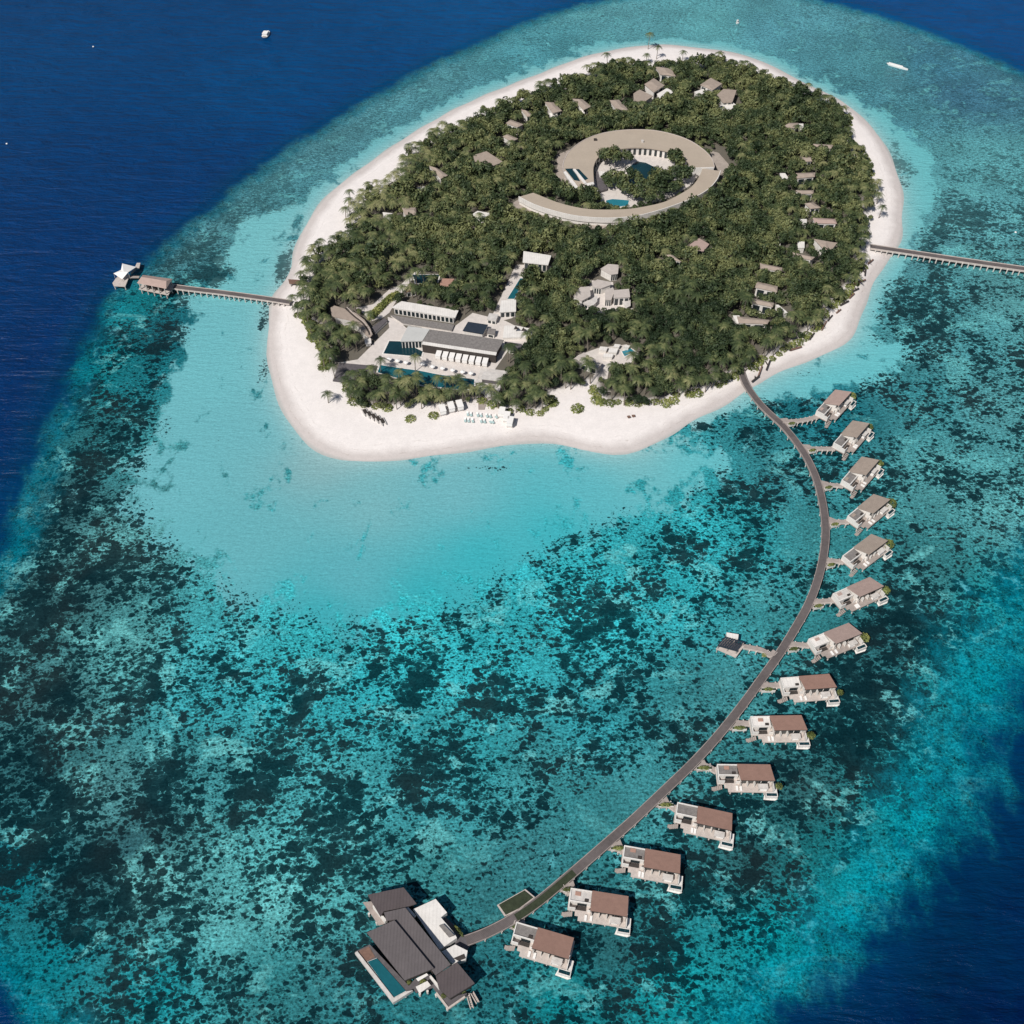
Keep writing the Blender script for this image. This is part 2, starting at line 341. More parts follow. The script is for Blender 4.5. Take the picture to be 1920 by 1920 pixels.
# coral heads: irregular blobs whose size and number follow the local density
cl = k.math('ADD', k.math('MULTIPLY', k.math('SUBTRACT', nB, .5), 2.1), k.math('MULTIPLY', k.math('SUBTRACT', nL, .5), 1.5))
dloc = k.math('ADD', a_dens, k.math('SUBTRACT', k.math('MULTIPLY', cl, k.mapr(a_dens, .15, .45, .3, 1)), k.mapr(a_dens, .18, .4, .34, 0)))
nc = k.n('ShaderNodeTexNoise'); k.set(nc.inputs['Vector'], p); nc.inputs['Scale'].default_value = .45; nc.inputs['Detail'].default_value = 3
pn = k.noise(k.mapping(p, (1, 1.25, 1), (0, 0, R(-30))), .055, 5, .68, .6)
pale = k.math('MULTIPLY', k.mapr(pn, .54, .62, smooth=True), k.mapr(a_dens, .4, .6, .25, .85))
def blobs(scale, amp, rnd, bias, sharp):
    o = k.n('ShaderNodeVectorMath', operation='MULTIPLY_ADD'); k.set(o.inputs[0], nc.outputs['Color']); o.inputs[1].default_value = (amp, amp, 0); k.set(o.inputs[2], k.mapping(p, (.82, 1.12, 1), (0, 0, R(-22))))
    v = k.n('ShaderNodeTexVoronoi'); k.set(v.inputs['Vector'], o.outputs[0]); v.inputs['Scale'].default_value = scale; v.voronoi_dimensions = '2D'
    sx = k.n('ShaderNodeSeparateColor'); k.set(sx.inputs[0], v.outputs['Color'])
    thr = k.math('ADD', k.math('MULTIPLY', k.math('SUBTRACT', dloc, .5), 1.15), k.math('ADD', k.math('ADD', bias, k.math('SUBTRACT', k.math('MULTIPLY', k.math('SUBTRACT', nF, .5), .7), k.math('MULTIPLY', pale, .22))), k.math('MULTIPLY', k.math('SUBTRACT', sx.outputs[0], .5), rnd)))
    return k.mapr(k.math('SUBTRACT', v.outputs['Distance'], thr), -sharp, sharp, 1, 0, smooth=True)
c1 = blobs(.3, 4.6, 1.2, -.12, .06); c2 = blobs(.62, 2.6, 1.1, .14, .07); c3 = blobs(1.25, 1.5, 1.0, .18, .1)
coralA = k.math('MAXIMUM', k.math('MAXIMUM', c1, k.math('MULTIPLY', c2, .97)), k.math('MULTIPLY', c3, .8))
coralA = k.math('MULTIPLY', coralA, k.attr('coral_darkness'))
vb = k.n('ShaderNodeVectorMath', operation='SCALE'); k.set(vb.inputs[0], c_bed); k.set(vb.inputs['Scale'], k.mapr(nL, .3, .7, .74, 1.3))
c_bed2 = k.mix(k.math('MULTIPLY', pale, .6), vb.outputs[0], S(118, 204, 204))
base = k.mix(sandm, c_bed2, c_sand)
mott = k.mapr(k.math('ADD', k.math('MULTIPLY', nF, .6), k.math('MULTIPLY', nS, .4)), .37, .63, .3, 1.78)
mott = k.math('ADD', k.math('MULTIPLY', k.math('SUBTRACT', mott, 1), k.mapr(sandm, 0, 1, 1, .2)), 1)
vm = k.n('ShaderNodeVectorMath', operation='SCALE'); k.set(vm.inputs[0], base); k.set(vm.inputs['Scale'], mott)
base = vm.outputs[0]
brown = k.noise(p, .04, 2, .5)
cd = k.mix(k.mapr(brown, .45, .65), (*[.0012, .0125, .0185], 1), (*[.007, .0145, .018], 1))
cd = k.mix(.03, cd, c_bed)
cvar = k.mapr(nF, .3, .7, .7, 1.35)
vm = k.n('ShaderNodeVectorMath', operation='SCALE'); k.set(vm.inputs[0], cd); k.set(vm.inputs['Scale'], cvar)
col = k.mix(k.math('MULTIPLY', coralA, .97), base, vm.outputs[0])
# reef drop-off: tint to aqua then blue
dn = k.math('ADD', a_deep, k.math('MULTIPLY', k.math('SUBTRACT', nB, .5), 2.4))
dn = k.math('ADD', dn, k.math('MULTIPLY', k.math('SUBTRACT', nM, .5), 1.2))
rim = k.mapr(dn, -2.2, -.2, 0, .62, smooth=True)
vm = k.n('ShaderNodeVectorMath', operation='SCALE'); k.set(vm.inputs[0], k.mix(k.mapr(k.mathY, 180, 330), (*tuple(rimc), 1), (0.0, .062, .095, 1))); k.set(vm.inputs['Scale'], k.mapr(k.math('ADD', nF, k.math('MULTIPLY', nM, .8)), .68, 1.05, .1, 2.5))
col = k.mix(rim, col, vm.outputs[0])
dv = k.n('ShaderNodeVectorMath', operation='SCALE'); k.set(dv.inputs[0], k.mix(k.mapr(dn, .8, 3.2, .35, 0), c_deep, (0, .055, .11, 1))); k.set(dv.inputs['Scale'], k.mapr(pn, .35, .65, .9, 1.08)); dcv = dv.outputs[0]
col = k.mix(k.mapr(dn, -.45, .95, smooth=True), col, dcv)
k.t.links.new(col, k.b.inputs['Base Color'])
k.b.inputs['Roughness'].default_value = .25; k.b.inputs['IOR'].default_value = 1.33; k.b.inputs['Specular IOR Level'].default_value = .11
# wind ripples
w1 = k.noise(k.mapping(p, (.32, 1.25, 1), (0, 0, R(-14))), .42, 5, .62, .3)
w2 = k.noise(k.mapping(p, (.6, 1.3, 1), (0, 0, R(22))), 1.5, 3, .6)
w3 = k.noise(k.mapping(p, (.3, 1.1, 1), (0, 0, R(-16))), .15, 4, .62, .5)
h = k.math('MULTIPLY', k.math('ADD', k.math('ADD', w1, k.math('MULTIPLY', w2, .3)), k.math('MULTIPLY', w3, k.mapr(a_deep, -1, 1.5, .2, 3.2))), k.math('MULTIPLY', k.mapr(a_deep, -1, 1.5, .3, 1.0), k.mapr(k.mathY, 250, 480, .9, 3.2)))
bn = k.bump(h, 1.0, 2.1); bn.inputs['Strength'].default_value = .5
water = grid_mesh('water', X, Y, np.zeros_like(X), k.m, keep=None)
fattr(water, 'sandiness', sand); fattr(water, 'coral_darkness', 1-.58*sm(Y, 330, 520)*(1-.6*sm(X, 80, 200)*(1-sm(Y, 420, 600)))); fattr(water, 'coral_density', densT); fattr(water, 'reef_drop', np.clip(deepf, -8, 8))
cattr(water, 'bed_colour', bed[..., :3]); cattr(water, 'sand_colour', shc); cattr(water, 'deep_colour', deepc)
tag(water, kind='structure')

# ------------------------------------------------------------------ island ground
gx = np.arange(-150, 300, 1.4); gy = np.arange(225, 660, 1.4); GX, GY = np.meshgrid(gx, gy)
gd = -sdf(shoreW, GX, GY); gv = -sdf(vegW, GX, GY)
wob = .35*np.sin(GX*.21+GY*.13)+.3*np.sin(GX*.09-GY*.17)
def gz(d): return np.where(d < 0, d*.12, 1.5*(1-np.exp(-np.clip(d, 0, 999)/9)))
GZ = gz(gd+wob)
k = NT('coral_sand'); p = k.pos(); d = k.attr('inland'); v = k.attr('litter')
n1 = k.noise(p, .12, 4, .6); n2 = k.noise(p, 1.6, 3, .6)
dd = k.math('ADD', d, k.math('MULTIPLY', k.math('SUBTRACT', n1, .5), 5))
col = k.mix(k.mapr(dd, 2.0, 8.0, smooth=True), (.55, .5, .475, 1), (.785, .735, .705, 1))
col = k.mix(k.mapr(d, -.2, 1.6, smooth=True), (.42, .42, .40, 1), col)
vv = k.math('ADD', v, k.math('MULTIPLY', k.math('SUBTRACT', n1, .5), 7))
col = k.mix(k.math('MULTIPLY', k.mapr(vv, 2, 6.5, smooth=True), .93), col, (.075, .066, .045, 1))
n3 = k.noise(p, .3, 4, .7)
def wrack(c, w): return k.math('MULTIPLY', k.mapr(k.math('ABSOLUTE', k.math('SUBTRACT', dd, c)), 0, w, 1, 0), k.mapr(n3, .5, .62))
wl = k.math('MAXIMUM', wrack(3.2, .3), k.math('MAXIMUM', wrack(6.2, .22), k.math('MULTIPLY', wrack(8.6, .5), .6)))
wl = k.math('MAXIMUM', wl, k.math('MULTIPLY', k.mapr(v, -3.5, .5), k.mapr(n2, .56, .64)))
col = k.mix(k.math('MULTIPLY', wl, .35), col, (.2, .15, .11, 1))
vm = k.n('ShaderNodeVectorMath', operation='SCALE'); k.set(vm.inputs[0], col); k.set(vm.inputs['Scale'], k.mapr(k.math('ADD', k.math('MULTIPLY', n2, .5), k.math('MULTIPLY', n3, .5)), .35, .65, .9, 1.05))
k.t.links.new(vm.outputs[0], k.b.inputs['Base Color']); k.b.inputs['Roughness'].default_value = .9
k.bump(n2, .4, .12)
keep = gd > -12
isl = grid_mesh('island_ground', GX, GY, GZ, k.m, keep); tag(isl, kind='structure')
fattr(isl, 'inland', gd); fattr(isl, 'litter', gv)
GL = 1.5

# ------------------------------------------------------------------ builder for things traced from photo outlines
EXCL = []      # (poly, margin) where no tree grows
def excl(poly, mg=1.0, south=0.0):
    EXCL.append((list(poly), mg))
    if south: EXCL.append(([(x, y-south) for x, y in poly], mg*.5))
def at_base(poly, z=0): c = centroid(poly); return (c[0], c[1], z)
def part(name, m, par, f, label=None):
    mb = MB(); f(mb); o = mb.build(name, m, par, loc=tuple(par.location))
    if label: o['label'] = label
    return o
def traced(name, poly_px, z1, z0, m, label, cat, group=None, th=None):
    P = WP(poly_px, z1); t = thing(name, label, cat, at_base(P, z0), 0, group); return t, P

# ---------------- curved main jetty
JL = [(1386,684),(1400,722),(1430,762),(1470,800),(1505,845),(1528,890),(1542,940),(1548,990),(1545,1035),(1534,1085),(1515,1135),(1490,1180),(1462,1225),(1430,1270),(1390,1325),(1345,1381),(1300,1430),(1245,1483),(1190,1535),(1130,1588),(1070,1640),(1010,1690),(960,1724),(915,1748),(874,1764)]
DK = 2.3
jl = catmull(WP(JL, DK), 1.2)
jt = thing('jetty', 'long curved grey jetty sweeping from the beach past all the water villas', 'jetty', (*jl[len(jl)//2], 0))
part('deck', m_boards, jt, lambda b: b.ribbon(offset(jl, 1.25), offset(jl, -1.25), DK-.25, DK))
part('edge_beam', m_jedge, jt, lambda b: b.ribbon(offset(jl, 1.46), offset(jl, 1.26), DK-.5, DK+.14))
part('edge_beam', m_jedge, jt, lambda b: b.ribbon(offset(jl, -1.26), offset(jl, -1.5), DK-.6, DK+.16))
def bents(line, par, every, hw, z1, r=.2, m=m_conc, zb=-1.0):
    acc = 0; last = line[0]; k = 0
    for i, p_ in enumerate(line):
        acc += math.dist(p_, last); last = p_
        if acc >= every and i < len(line)-1:
            acc = 0; q = line[i+1]; t = np.array(q)-np.array(p_); t /= np.linalg.norm(t); nrm = (-t[1], t[0]); an = math.atan2(t[1], t[0])
            mb = MB()
            for s in (-1, 1):
                c = (p_[0]+nrm[0]*hw*s, p_[1]+nrm[1]*hw*s); mb.tube([(c[0], c[1], zb), (c[0], c[1], z1-.3)], [r, r], 7)
            mb.box(-.2, .2, -hw-.35, hw+.35, z1-.55, z1-.27, an, p_)
            mb.build('pile_bent', m, par, loc=tuple(par.location)); k += 1
bents(jl, jt, 4.6, 1.25, DK)
# planted lay-by and turf on the jetty near its seaward end
P = WP([(932,1697),(985,1667),(1003,1682),(975,1706),(946,1718)], DK)
t = thing('turf_platform', 'dark green turf platform on the shore-facing side of the jetty near the last villas', 'platform', at_base(P, 0))
part('deck', m_edge, t, lambda b: b.prism(P, DK-.4, DK+.05))
part('turf', m_leaf and mat('dark_turf', (.035, .045, .025, 1), .95, .4, 1), t, lambda b: b.prism(inset_m(P, .5), DK+.051, DK+.16))
for (a, b_) in inset_m(P, .8):
    part('pile', m_conc, t, lambda b: b.tube([(a, b_, -1), (a, b_, DK-.4)], [.22, .22], 7))
tl = [q for q in jl if W(0, 1640)[1] > q[1] > W(0, 1722, DK)[1]]
if len(tl) > 3:
    g_ = MB().ribbon(offset(tl, 1.2), offset(tl, -.9), DK+.004, DK+.05); tag(g_.build('turf_mat', MATS['dark_turf']), 'dark green turf strip laid along the jetty beside the turf platform', 'turf mat')

# ---------------- water villas
def make_villa():
    D = 2.3
    t = thing('water_villa', 'x', 'water villa')
    def P_(name, m, f): mb = MB(); f(mb); return mb.build(name, m, t)
    def f(b):
        b.box(-11.6, 5.6, -2.4, 3.3, D-.35, D); b.box(-8.4, 5.4, -4.9, -2.402, D-.38, D-.03)
        b.box(-9.4, -8.402, -3.6, -2.404, D-.4, D-.1)
    P_('deck', m_edge, f)
    for x in (-11, -7.5, -4, -.5, 3, 5.2):
        P_('pile', m_conc, lambda b: (b.tube([(x, -4.4 if -9 < x < 5.3 else -2, -1), (x, -4.4 if -9 < x < 5.3 else -2, D-.38)], [.24, .24], 7)))
        P_('pile', m_conc, lambda b: (b.tube([(x, 2.6, -1), (x, 2.6, D-.35)], [.24, .24], 7)))
    # body under the big roof
    def f(b):
        b.box(-4.6, 4.6, -2.0, -1.85, D, 6.3); b.box(-4.6, 4.6, 2.6, 2.8, D, 4.35)
        o = len(b.v)
        for x in (-4.6, 4.4):
            b.v += [(x, -1.849, D), (x, 2.599, D), (x, 2.599, 4.4), (x, -1.849, 6.3), (x+.2, -1.849, D), (x+.2, 2.599, D), (x+.2, 2.599, 4.4), (x+.2, -1.849, 6.3)]
            o = len(b.v)-8; b.f += [(o, o+3, o+2, o+1), (o+4, o+5, o+6, o+7), (o, o+4, o+7, o+3), (o+3, o+7, o+6, o+2), (o+2, o+6, o+5, o+1), (o+1, o+5, o+4, o)]
    P_('wall', m_white, f)
    for x in (-3.7, -1.5, .7, 2.9):
        w_ = P_('window', m_dark, lambda b: b.box(x-.95, x+.95, -2.06, -2.001, D+.1, 5.3))
        mb = MB().box(x-.85, x+.85, -2.09, -2.061, D+.2, 5.2); mb.build('pane', m_glass, w_)
    rf = P_('roof', m_red, lambda b: b.slab([(-5.2, -3.4, 7.3), (5.2, -3.4, 7.3), (5.2, 3.4, 4.5), (-5.2, 3.4, 4.5)], .22))
    MB().box(-5.22, 5.22, -3.46, -3.401, 7.0, 7.33).build('fascia', m_dark, rf)
    for x in (-4.9, 4.9):
        P_('post', m_edge, lambda b: b.box(x-.12, x+.12, -3.2, -2.96, D, 7.02))
    # bathroom and entry court block with parapet walls
    def f(b):
        b.box(-11.4, -5.2, -.6, 3.1, D+.001, 4.4)
        for (x0, x1, y0, y1) in ((-11.4, -5.2, -.6, -.3), (-11.4, -5.2, 2.8, 3.1), (-11.4, -11.1, -.299, 2.799)): b.box(x0, x1, y0, y1, 4.401, 4.85)
    P_('court_block', m_white, f)
    P_('gravel_roof', m_gravel, lambda b: b.box(-11.05, -5.25, -.25, 2.75, 4.402, 4.5))
    P_('roof_hatch', m_dark, lambda b: b.box(-9.6, -8.0, 1.4, 2.5, 4.502, 4.75)); P_('plant_box', m_dark, lambda b: b.box(-7.1, -6.0, -.1, .6, 4.502, 4.9))
    def f(b):
        b.box(-11.4, -11.15, -2.3, -.601, D+.001, 4.3); b.box(-11.149, -9.4, -2.3, -2.1, D+.001, 4.3)
    P_('screen_wall', m_white, f)
    P_('screen_wall', m_white, lambda b: b.box(-6.0, -4.62, -2.3, -2.1, D+.001, 4.0))
    P_('side_window', m_glass, lambda b: b.box(-9.0, -6.3, -.66, -.602, D+.1, 4.1))
    P_('open_bath', m_dark, lambda b: b.box(-9.2, -6.4, -2.0, -.9, D+.002, D+.35))
    # steps to the sea
    def f(b):
        for i in range(5): b.box(-10.6-.5*i, -10.1-.5*i, -3.9, -2.5, D-.5-.38*i, D-.35-.38*i)
        b.box(-13.1, -11.9, -3.7, -2.6, .35, .5)
    P_('steps', m_deck, f)
    # day bed pavilion
    def f(b):
        b.box(.6, 3.6, -4.7, -2.9, 4.0, 4.16)
        for x in (.7, 3.35):
            for y in (-4.6, -3.1): b.box(x, x+.15, y, y+.15, D, 4.0)
    P_('daybed_canopy', m_whiter, f)
    P_('daybed', m_canvas, lambda b: b.box(1.0, 3.2, -4.4, -3.2, D+.001, D+.5))
    [P_('sunbed', m_canvas, lambda b: b.box(x, x+.7, -4.6, -3.0, D, D+.35)) for x in (-6.2, -4.9)]
    [P_('fin_wall', m_white, lambda b: b.box(x, x+.14, -3.3, -2.061, D, 4.6)) for x in (-4.75, -2.6, -.4)]
    P_('side_wall', m_white, lambda b: b.box(5.15, 5.4, -5.0, -.5, D+.001, 4.5))
    # plunge pool
    def f(b):
        b.prism([(2.9, -4.95), (6.6, -4.95), (6.8, -6.3), (6.0, -6.75), (2.4, -6.5)], .5, .8)
        b.box(5.65, 6.6, -4.9, -2.0, .9, D+.05)
        b.box(3.2, 6.6, -5.1, -4.92, .9, D+.2); b.box(6.4, 6.6, -6.3, -5.101, .9, D+.2); b.box(3.0, 6.4, -6.3, -6.1, .8, D+.1); b.box(3.0, 3.2, -6.099, -5.101, .8, D+.1)
        b.box(3.2, 6.4, -6.1, -5.1, .801, .9)
    pl = P_('plunge_pool', m_white, f)
    MB().box(3.2, 6.4, -6.1, -5.1, .901, D-.02).build('pool_water', m_poold, pl)
    for (x, y) in ((3.2, -5.9), (6.3, -5.9)): P_('pile', m_conc, lambda b: b.tube([(x, y, -1), (x, y, .6)], [.24, .24], 7))
    return t
villa0 = make_villa(); vk = KIDS(villa0)
VIL = [(1570,745,50,m_mid,0,'northernmost water villa, closest to the beach, tilted tan roof and round yellow-green bush'),
(1603,804,50,m_tan,0,'second water villa out from the beach, tan roof slanting up to the right'),
(1620,873,49,m_tan,0,'third water villa out from the beach, plain tan roof and white pool end'),
(1638,944,41,m_tan,0,'fourth water villa out from the beach, with the largest bush at its seaward end'),
(1632,1020,38,m_tan,0,'fifth water villa out from the beach, dark grey flat roof before the tan one'),
(1622,1100,26,m_mid,1,'sixth water villa out from the beach, pinkish tan roof, pale flat court roof'),
(1580,1187,23,m_mid,2,'seventh water villa out, bright white court, across the jetty from the slatted pavilion'),
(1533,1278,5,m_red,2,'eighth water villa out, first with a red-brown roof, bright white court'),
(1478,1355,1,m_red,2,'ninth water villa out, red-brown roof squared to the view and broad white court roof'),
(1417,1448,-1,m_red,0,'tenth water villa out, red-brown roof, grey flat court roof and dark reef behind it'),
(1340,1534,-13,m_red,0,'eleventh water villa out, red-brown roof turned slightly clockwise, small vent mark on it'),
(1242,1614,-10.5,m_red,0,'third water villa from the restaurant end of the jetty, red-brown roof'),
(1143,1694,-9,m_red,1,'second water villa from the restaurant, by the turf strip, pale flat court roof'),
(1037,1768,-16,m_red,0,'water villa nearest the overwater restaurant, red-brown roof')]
JN = [(1466,790),(1512,840),(1545,908),(1553,977),(1548,1050),(1523,1127),(1478,1207),(1427,1284),(1380,1355),(1314,1432),(1240,1502),(1150,1580),(1062,1656),(972,1728)]
ORD = ['first','second','third','fourth','fifth','sixth','seventh','eighth','ninth','tenth','eleventh','twelfth','thirteenth','fourteenth']
def foliage(n, rad, size, sd, flat=.7, lo=-.1):
    r = np.random.default_rng(sd); u = r.normal(size=(n, 3)); u /= np.linalg.norm(u, axis=1)[:, None]
    u = u[u[:, 2] > lo]; n = len(u); rr = rad*r.uniform(.72, 1.03, n)
    c = u*rr[:, None]; c[:, 2] *= flat
    return quads(c, u, size*r.uniform(.6, 1.3, n), r)
def quads(c, nrm, s, r, jit=.75):
    n = len(c); nn = nrm+r.normal(size=(n, 3))*jit; nn /= np.linalg.norm(nn, axis=1)[:, None]
    t = np.cross(nn, r.normal(size=(n, 3))); t /= np.linalg.norm(t, axis=1)[:, None]+1e-9; b = np.cross(nn, t)
    s = s[:, None]
    v = np.stack([c-t*s-b*s*.6, c+t*s-b*s*.45, c+t*s*.8+b*s*.6, c-t*s*.7+b*s*.5], 1)
    return v
def quad_mesh(name, v, m):
    n = len(v); me = bpy.data.meshes.new(name); me.vertices.add(n*4); me.vertices.foreach_set('co', v.reshape(-1).astype(np.float32))
    me.loops.add(n*4); me.loops.foreach_set('vertex_index', np.arange(n*4, dtype=np.int32))
    me.polygons.add(n); me.polygons.foreach_set('loop_start', np.arange(0, n*4, 4, dtype=np.int32))
    try: me.polygons.foreach_set('loop_total', np.full(n, 4, dtype=np.int32))
    except Exception: pass
    me.update(calc_edges=True); me.validate(); me.materials.append(m); return me
bush_me = [quad_mesh('leaves', foliage(420, 1.0, .14, 50+i, .75, -.3), m_bush) for i in range(3)]
def bush_obj(name, loc, rad, label, cat='shrub', group=None, flat=1, i=0, m=None):
    o = bpy.data.objects.new(name, bush_me[i % 3]); C.objects.link(o); o.location = loc; o.scale = (rad, rad, rad*flat); o.rotation_euler = (0, 0, i*1.7)
    return tag(o, label, cat, group)
wk_proto = None
for i, (px, py, ang, rm, style, lab) in enumerate(VIL):
    cx, cy = W(px, py, 5.9); a = R(ang)
    v = villa0 if i == 0 else dup(villa0, (0, 0, 0), 0, None, 1, [])
    v.location = (cx, cy, 0); v.rotation_euler = (0, 0, a); v['label'] = lab; v['group'] = 'overwater villas along the curved jetty'
    if i:
        for ch in vk:
            nm_ = ch.name.split('.')[0]
            if (nm_ == 'roof_hatch' and i % 3 == 1) or (nm_ == 'plant_box' and i % 4 == 2): continue
            d_ = ch.copy(); C.objects.link(d_); d_.parent = v
            if nm_ in ('sunbed', 'roof_hatch', 'daybed'): d_.location = (random.uniform(-.5, .5), random.uniform(-.15, .15), 0)
            for g in KIDS(ch): e_ = g.copy(); C.objects.link(e_); e_.parent = d_
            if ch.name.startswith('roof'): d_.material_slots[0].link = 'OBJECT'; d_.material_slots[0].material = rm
            if ch.name.split('.')[0] == 'deck' and i < 7: d_.material_slots[0].link = 'OBJECT'; d_.material_slots[0].material = m_deck
            if ch.name.startswith('gravel_roof') and style:
                d_.material_slots[0].link = 'OBJECT'; d_.material_slots[0].material = m_white if style == 2 else m_whiter
    # side walkway
    j = W(*JN[i], DK); rt = lambda x, y: (cx+rot2(x, y, a)[0], cy+rot2(x, y, a)[1])
    e = rt(-11.2, 1.9); dx, dy = e[0]-j[0], e[1]-j[1]
    # junction leaves the jetty square, then bends to the villa
    L_ = math.hypot(dx, dy); tx, ty = dx/L_, dy/L_
    if i < 9: mid = (j[0]+dx*.55, j[1]+dy*.3)
    else: mid = (j[0]+dx*.5, j[1]+dy*.38)
    line = catmull([j, mid, e], 1.0)
    jj = np.array(min(jl, key=lambda q: math.dist(q, j))); 
    wk = thing('walkway', f'narrow planked side walkway leading to the {ORD[i]} water villa from the beach', 'walkway', (*mid, 0), 0, 'side walkways to the villas')
    part('deck', m_deck, wk, lambda b: b.ribbon(offset(line, .85), offset(line, -.85), DK-.3, DK-.012))
    part('edge_beam', m_edge, wk, lambda b: b.ribbon(offset(line, -.86), offset(line, -1.06), DK-.6, DK+.08))
    jd = [q for q in jl]; kk = min(range(len(jl)), key=lambda q: math.dist(jl[q], j)); jt0 = np.array(jl[min(kk+4, len(jl)-1)])-np.array(jl[max(kk-4, 0)]); jt0 /= np.linalg.norm(jt0)
    nrm = np.array([-jt0[1], jt0[0]]); nrm = nrm if nrm@np.array([tx, ty]) > 0 else -nrm
    b0 = np.array(jl[kk])+nrm*1.63
    south = jt0
    tri = [tuple(b0-jt0*2.0), tuple(b0+jt0*3.2), tuple(b0+nrm*2.6+jt0*.9), tuple(b0+nrm*2.6-jt0*.9)]
    part('landing', m_deck, wk, lambda b: b.prism(tri, DK-.32, DK-.02))
    bents(line, wk, 1.9, 1.05, DK-.05, .2)
    # planter box on the seaward (lower) side
    pa = b0+jt0*(2.6 if i < 7 else 2.2); 
    if i < 7: q0 = pa+nrm*.3; q1 = q0+np.array([3.0, .9]) if i < 5 else q0+np.array([3.6, .8])
    else: q0 = pa+nrm*.4; q1 = q0+np.array([4.6 if i < 12 else 3.4, 0.1])
    ln = [tuple(q0), tuple(q1)]
    pb = thing('planter', f'white planter box beside the walkway of the {ORD[i]} water villa', 'planter', (*q0, 0), 0, 'white planters at the jetty junctions')
    part('box', m_white, pb, lambda b: b.ribbon(offset(ln, .5), offset(ln, -.5), DK-.8, DK+.5))
    part('soil', MATS['dark_turf'], pb, lambda b: b.ribbon(offset(ln, .38), offset(ln, -.38), DK+.502, DK+.53))
    for fq in (.12, .88):
        q = q0+(q1-q0)*fq; part('pile', m_conc, pb, lambda b: b.tube([(q[0], q[1], -1), (q[0], q[1], DK-.8)], [.2, .2], 7))
    q = (q0+q1)/2
    bo = bush_obj('planter_shrub', (q[0], q[1], DK+.5), 1.0 if i < 8 else .75, f'small olive shrub growing in the planter by the {ORD[i]} water villa', 'shrub', 'shrubs in the jetty planters', .8 if i < 8 else .6, i)
    an = math.atan2(*(q1-q0)[::-1]); bo.rotation_euler = (0, 0, an); bo.scale = (1.5 if i < 8 else 1.9, .75, .7)
    # round bush by the pool
    if i < 10:
        rad = [1.75, 1.5, 1.55, 2.0, 1.9, 1.5, 1.6, 1.0, 1.2, 1.0][i]; x, y = rt(7.1, -3.3 if i < 7 else -3.4); rad *= 1.12
        bt = thing('pool_tree', f'round yellow-green bush at the plunge pool end of the {ORD[i]} water villa', 'tree', (x, y, 1.4), 0, 'bushes at the villa pools')
        c_ = bpy.data.objects.new('crown', bush_me[i % 3]); C.objects.link(c_); c_.parent = bt; c_.location = (0, 0, 2.2); c_.scale = (rad, rad, rad*.9)
        MB().tube([(0, 0, -.9), (0, 0, 2)], [.15, .1], 6).build('trunk', m_trunk, bt)
for ch in vk:
    if ch.name.split('.')[0] == 'deck': ch.material_slots[0].link = 'OBJECT'; ch.material_slots[0].material = m_deck
    if ch.name.startswith('roof'): ch.material_slots[0].link = 'OBJECT'; ch.material_slots[0].material = m_mid

# ---------------- slatted pavilion across the jetty
P = WP(zoom([(440,625),(500,555),(655,600),(590,690)], 1240, 1060, 4.174), 4.5)
t = thing('pavilion', 'small square pavilion with dark slatted roof on white legs, left of the jetty', 'pavilion', at_base(P))
part('deck', m_edge, t, lambda b: b.prism(inset(P, 1.05), DK-.35, DK))
ux, uy = np.array(P[3])-np.array(P[0]), np.array(P[1])-np.array(P[0]); p0 = np.array(P[0])
ux = np.array(P[2])-np.array(P[1]); 
def f(b):
    n = 9
    for i in range(n):
        a0 = p0+ux*(i/n); a1 = a0+ux*(.5/n); b.prism([tuple(a0), tuple(a1), tuple(a1+uy), tuple(a0+uy)], 4.3, 4.5)
    b.prism([tuple(p0-uy*.02), tuple(p0+ux), tuple(p0+ux+uy*.06), tuple(p0+uy*.06)], 4.0, 4.29); q = p0+uy*.94; b.prism([tuple(q), tuple(q+ux), tuple(q+ux+uy*.06), tuple(q+uy*.06)], 4.0, 4.29)
part('slatted_roof', m_panel, t, f)
for fx in (.03, .5, .95):
    for fy in (.03, .93):
        q = p0+ux*fx+uy*fy; part('post', m_edge, t, lambda b: b.box(-.14, .14, -.14, .14, -1, 4.0, 0, tuple(q)))
Q = WP(zoom([(510,525),(605,540),(600,575),(512,560)], 1240, 1060, 4.174), 4.2)
part('store_box', m_white, t, lambda b: b.prism(Q, DK+.001, 4.25))
ln = catmull(WP(zoom([(640,630),(790,660),(850,700),(890,668)], 1240, 1060, 4.174), DK), 1.0)
wk = thing('walkway', 'planked side walkway leading left from the jetty to the slatted pavilion', 'walkway', (*ln[3], 0), 0, 'side walkways to the villas')
part('deck', m_deck, wk, lambda b: b.ribbon(offset(ln, .8), offset(ln, -.8), DK-.3, DK-.014)); part('edge_beam', m_edge, wk, lambda b: b.ribbon(offset(ln, -.81), offset(ln, -1.0), DK-.7, DK+.1)); bents(ln, wk, 1.9, 1.05, DK-.05, .2)
q = W(1433, 1228, DK); bush_obj('planter_shrub', (q[0], q[1], DK-.1), .9, 'small shrub beside the walkway to the slatted pavilion', 'shrub', 'shrubs in the jetty planters', .5, 4)

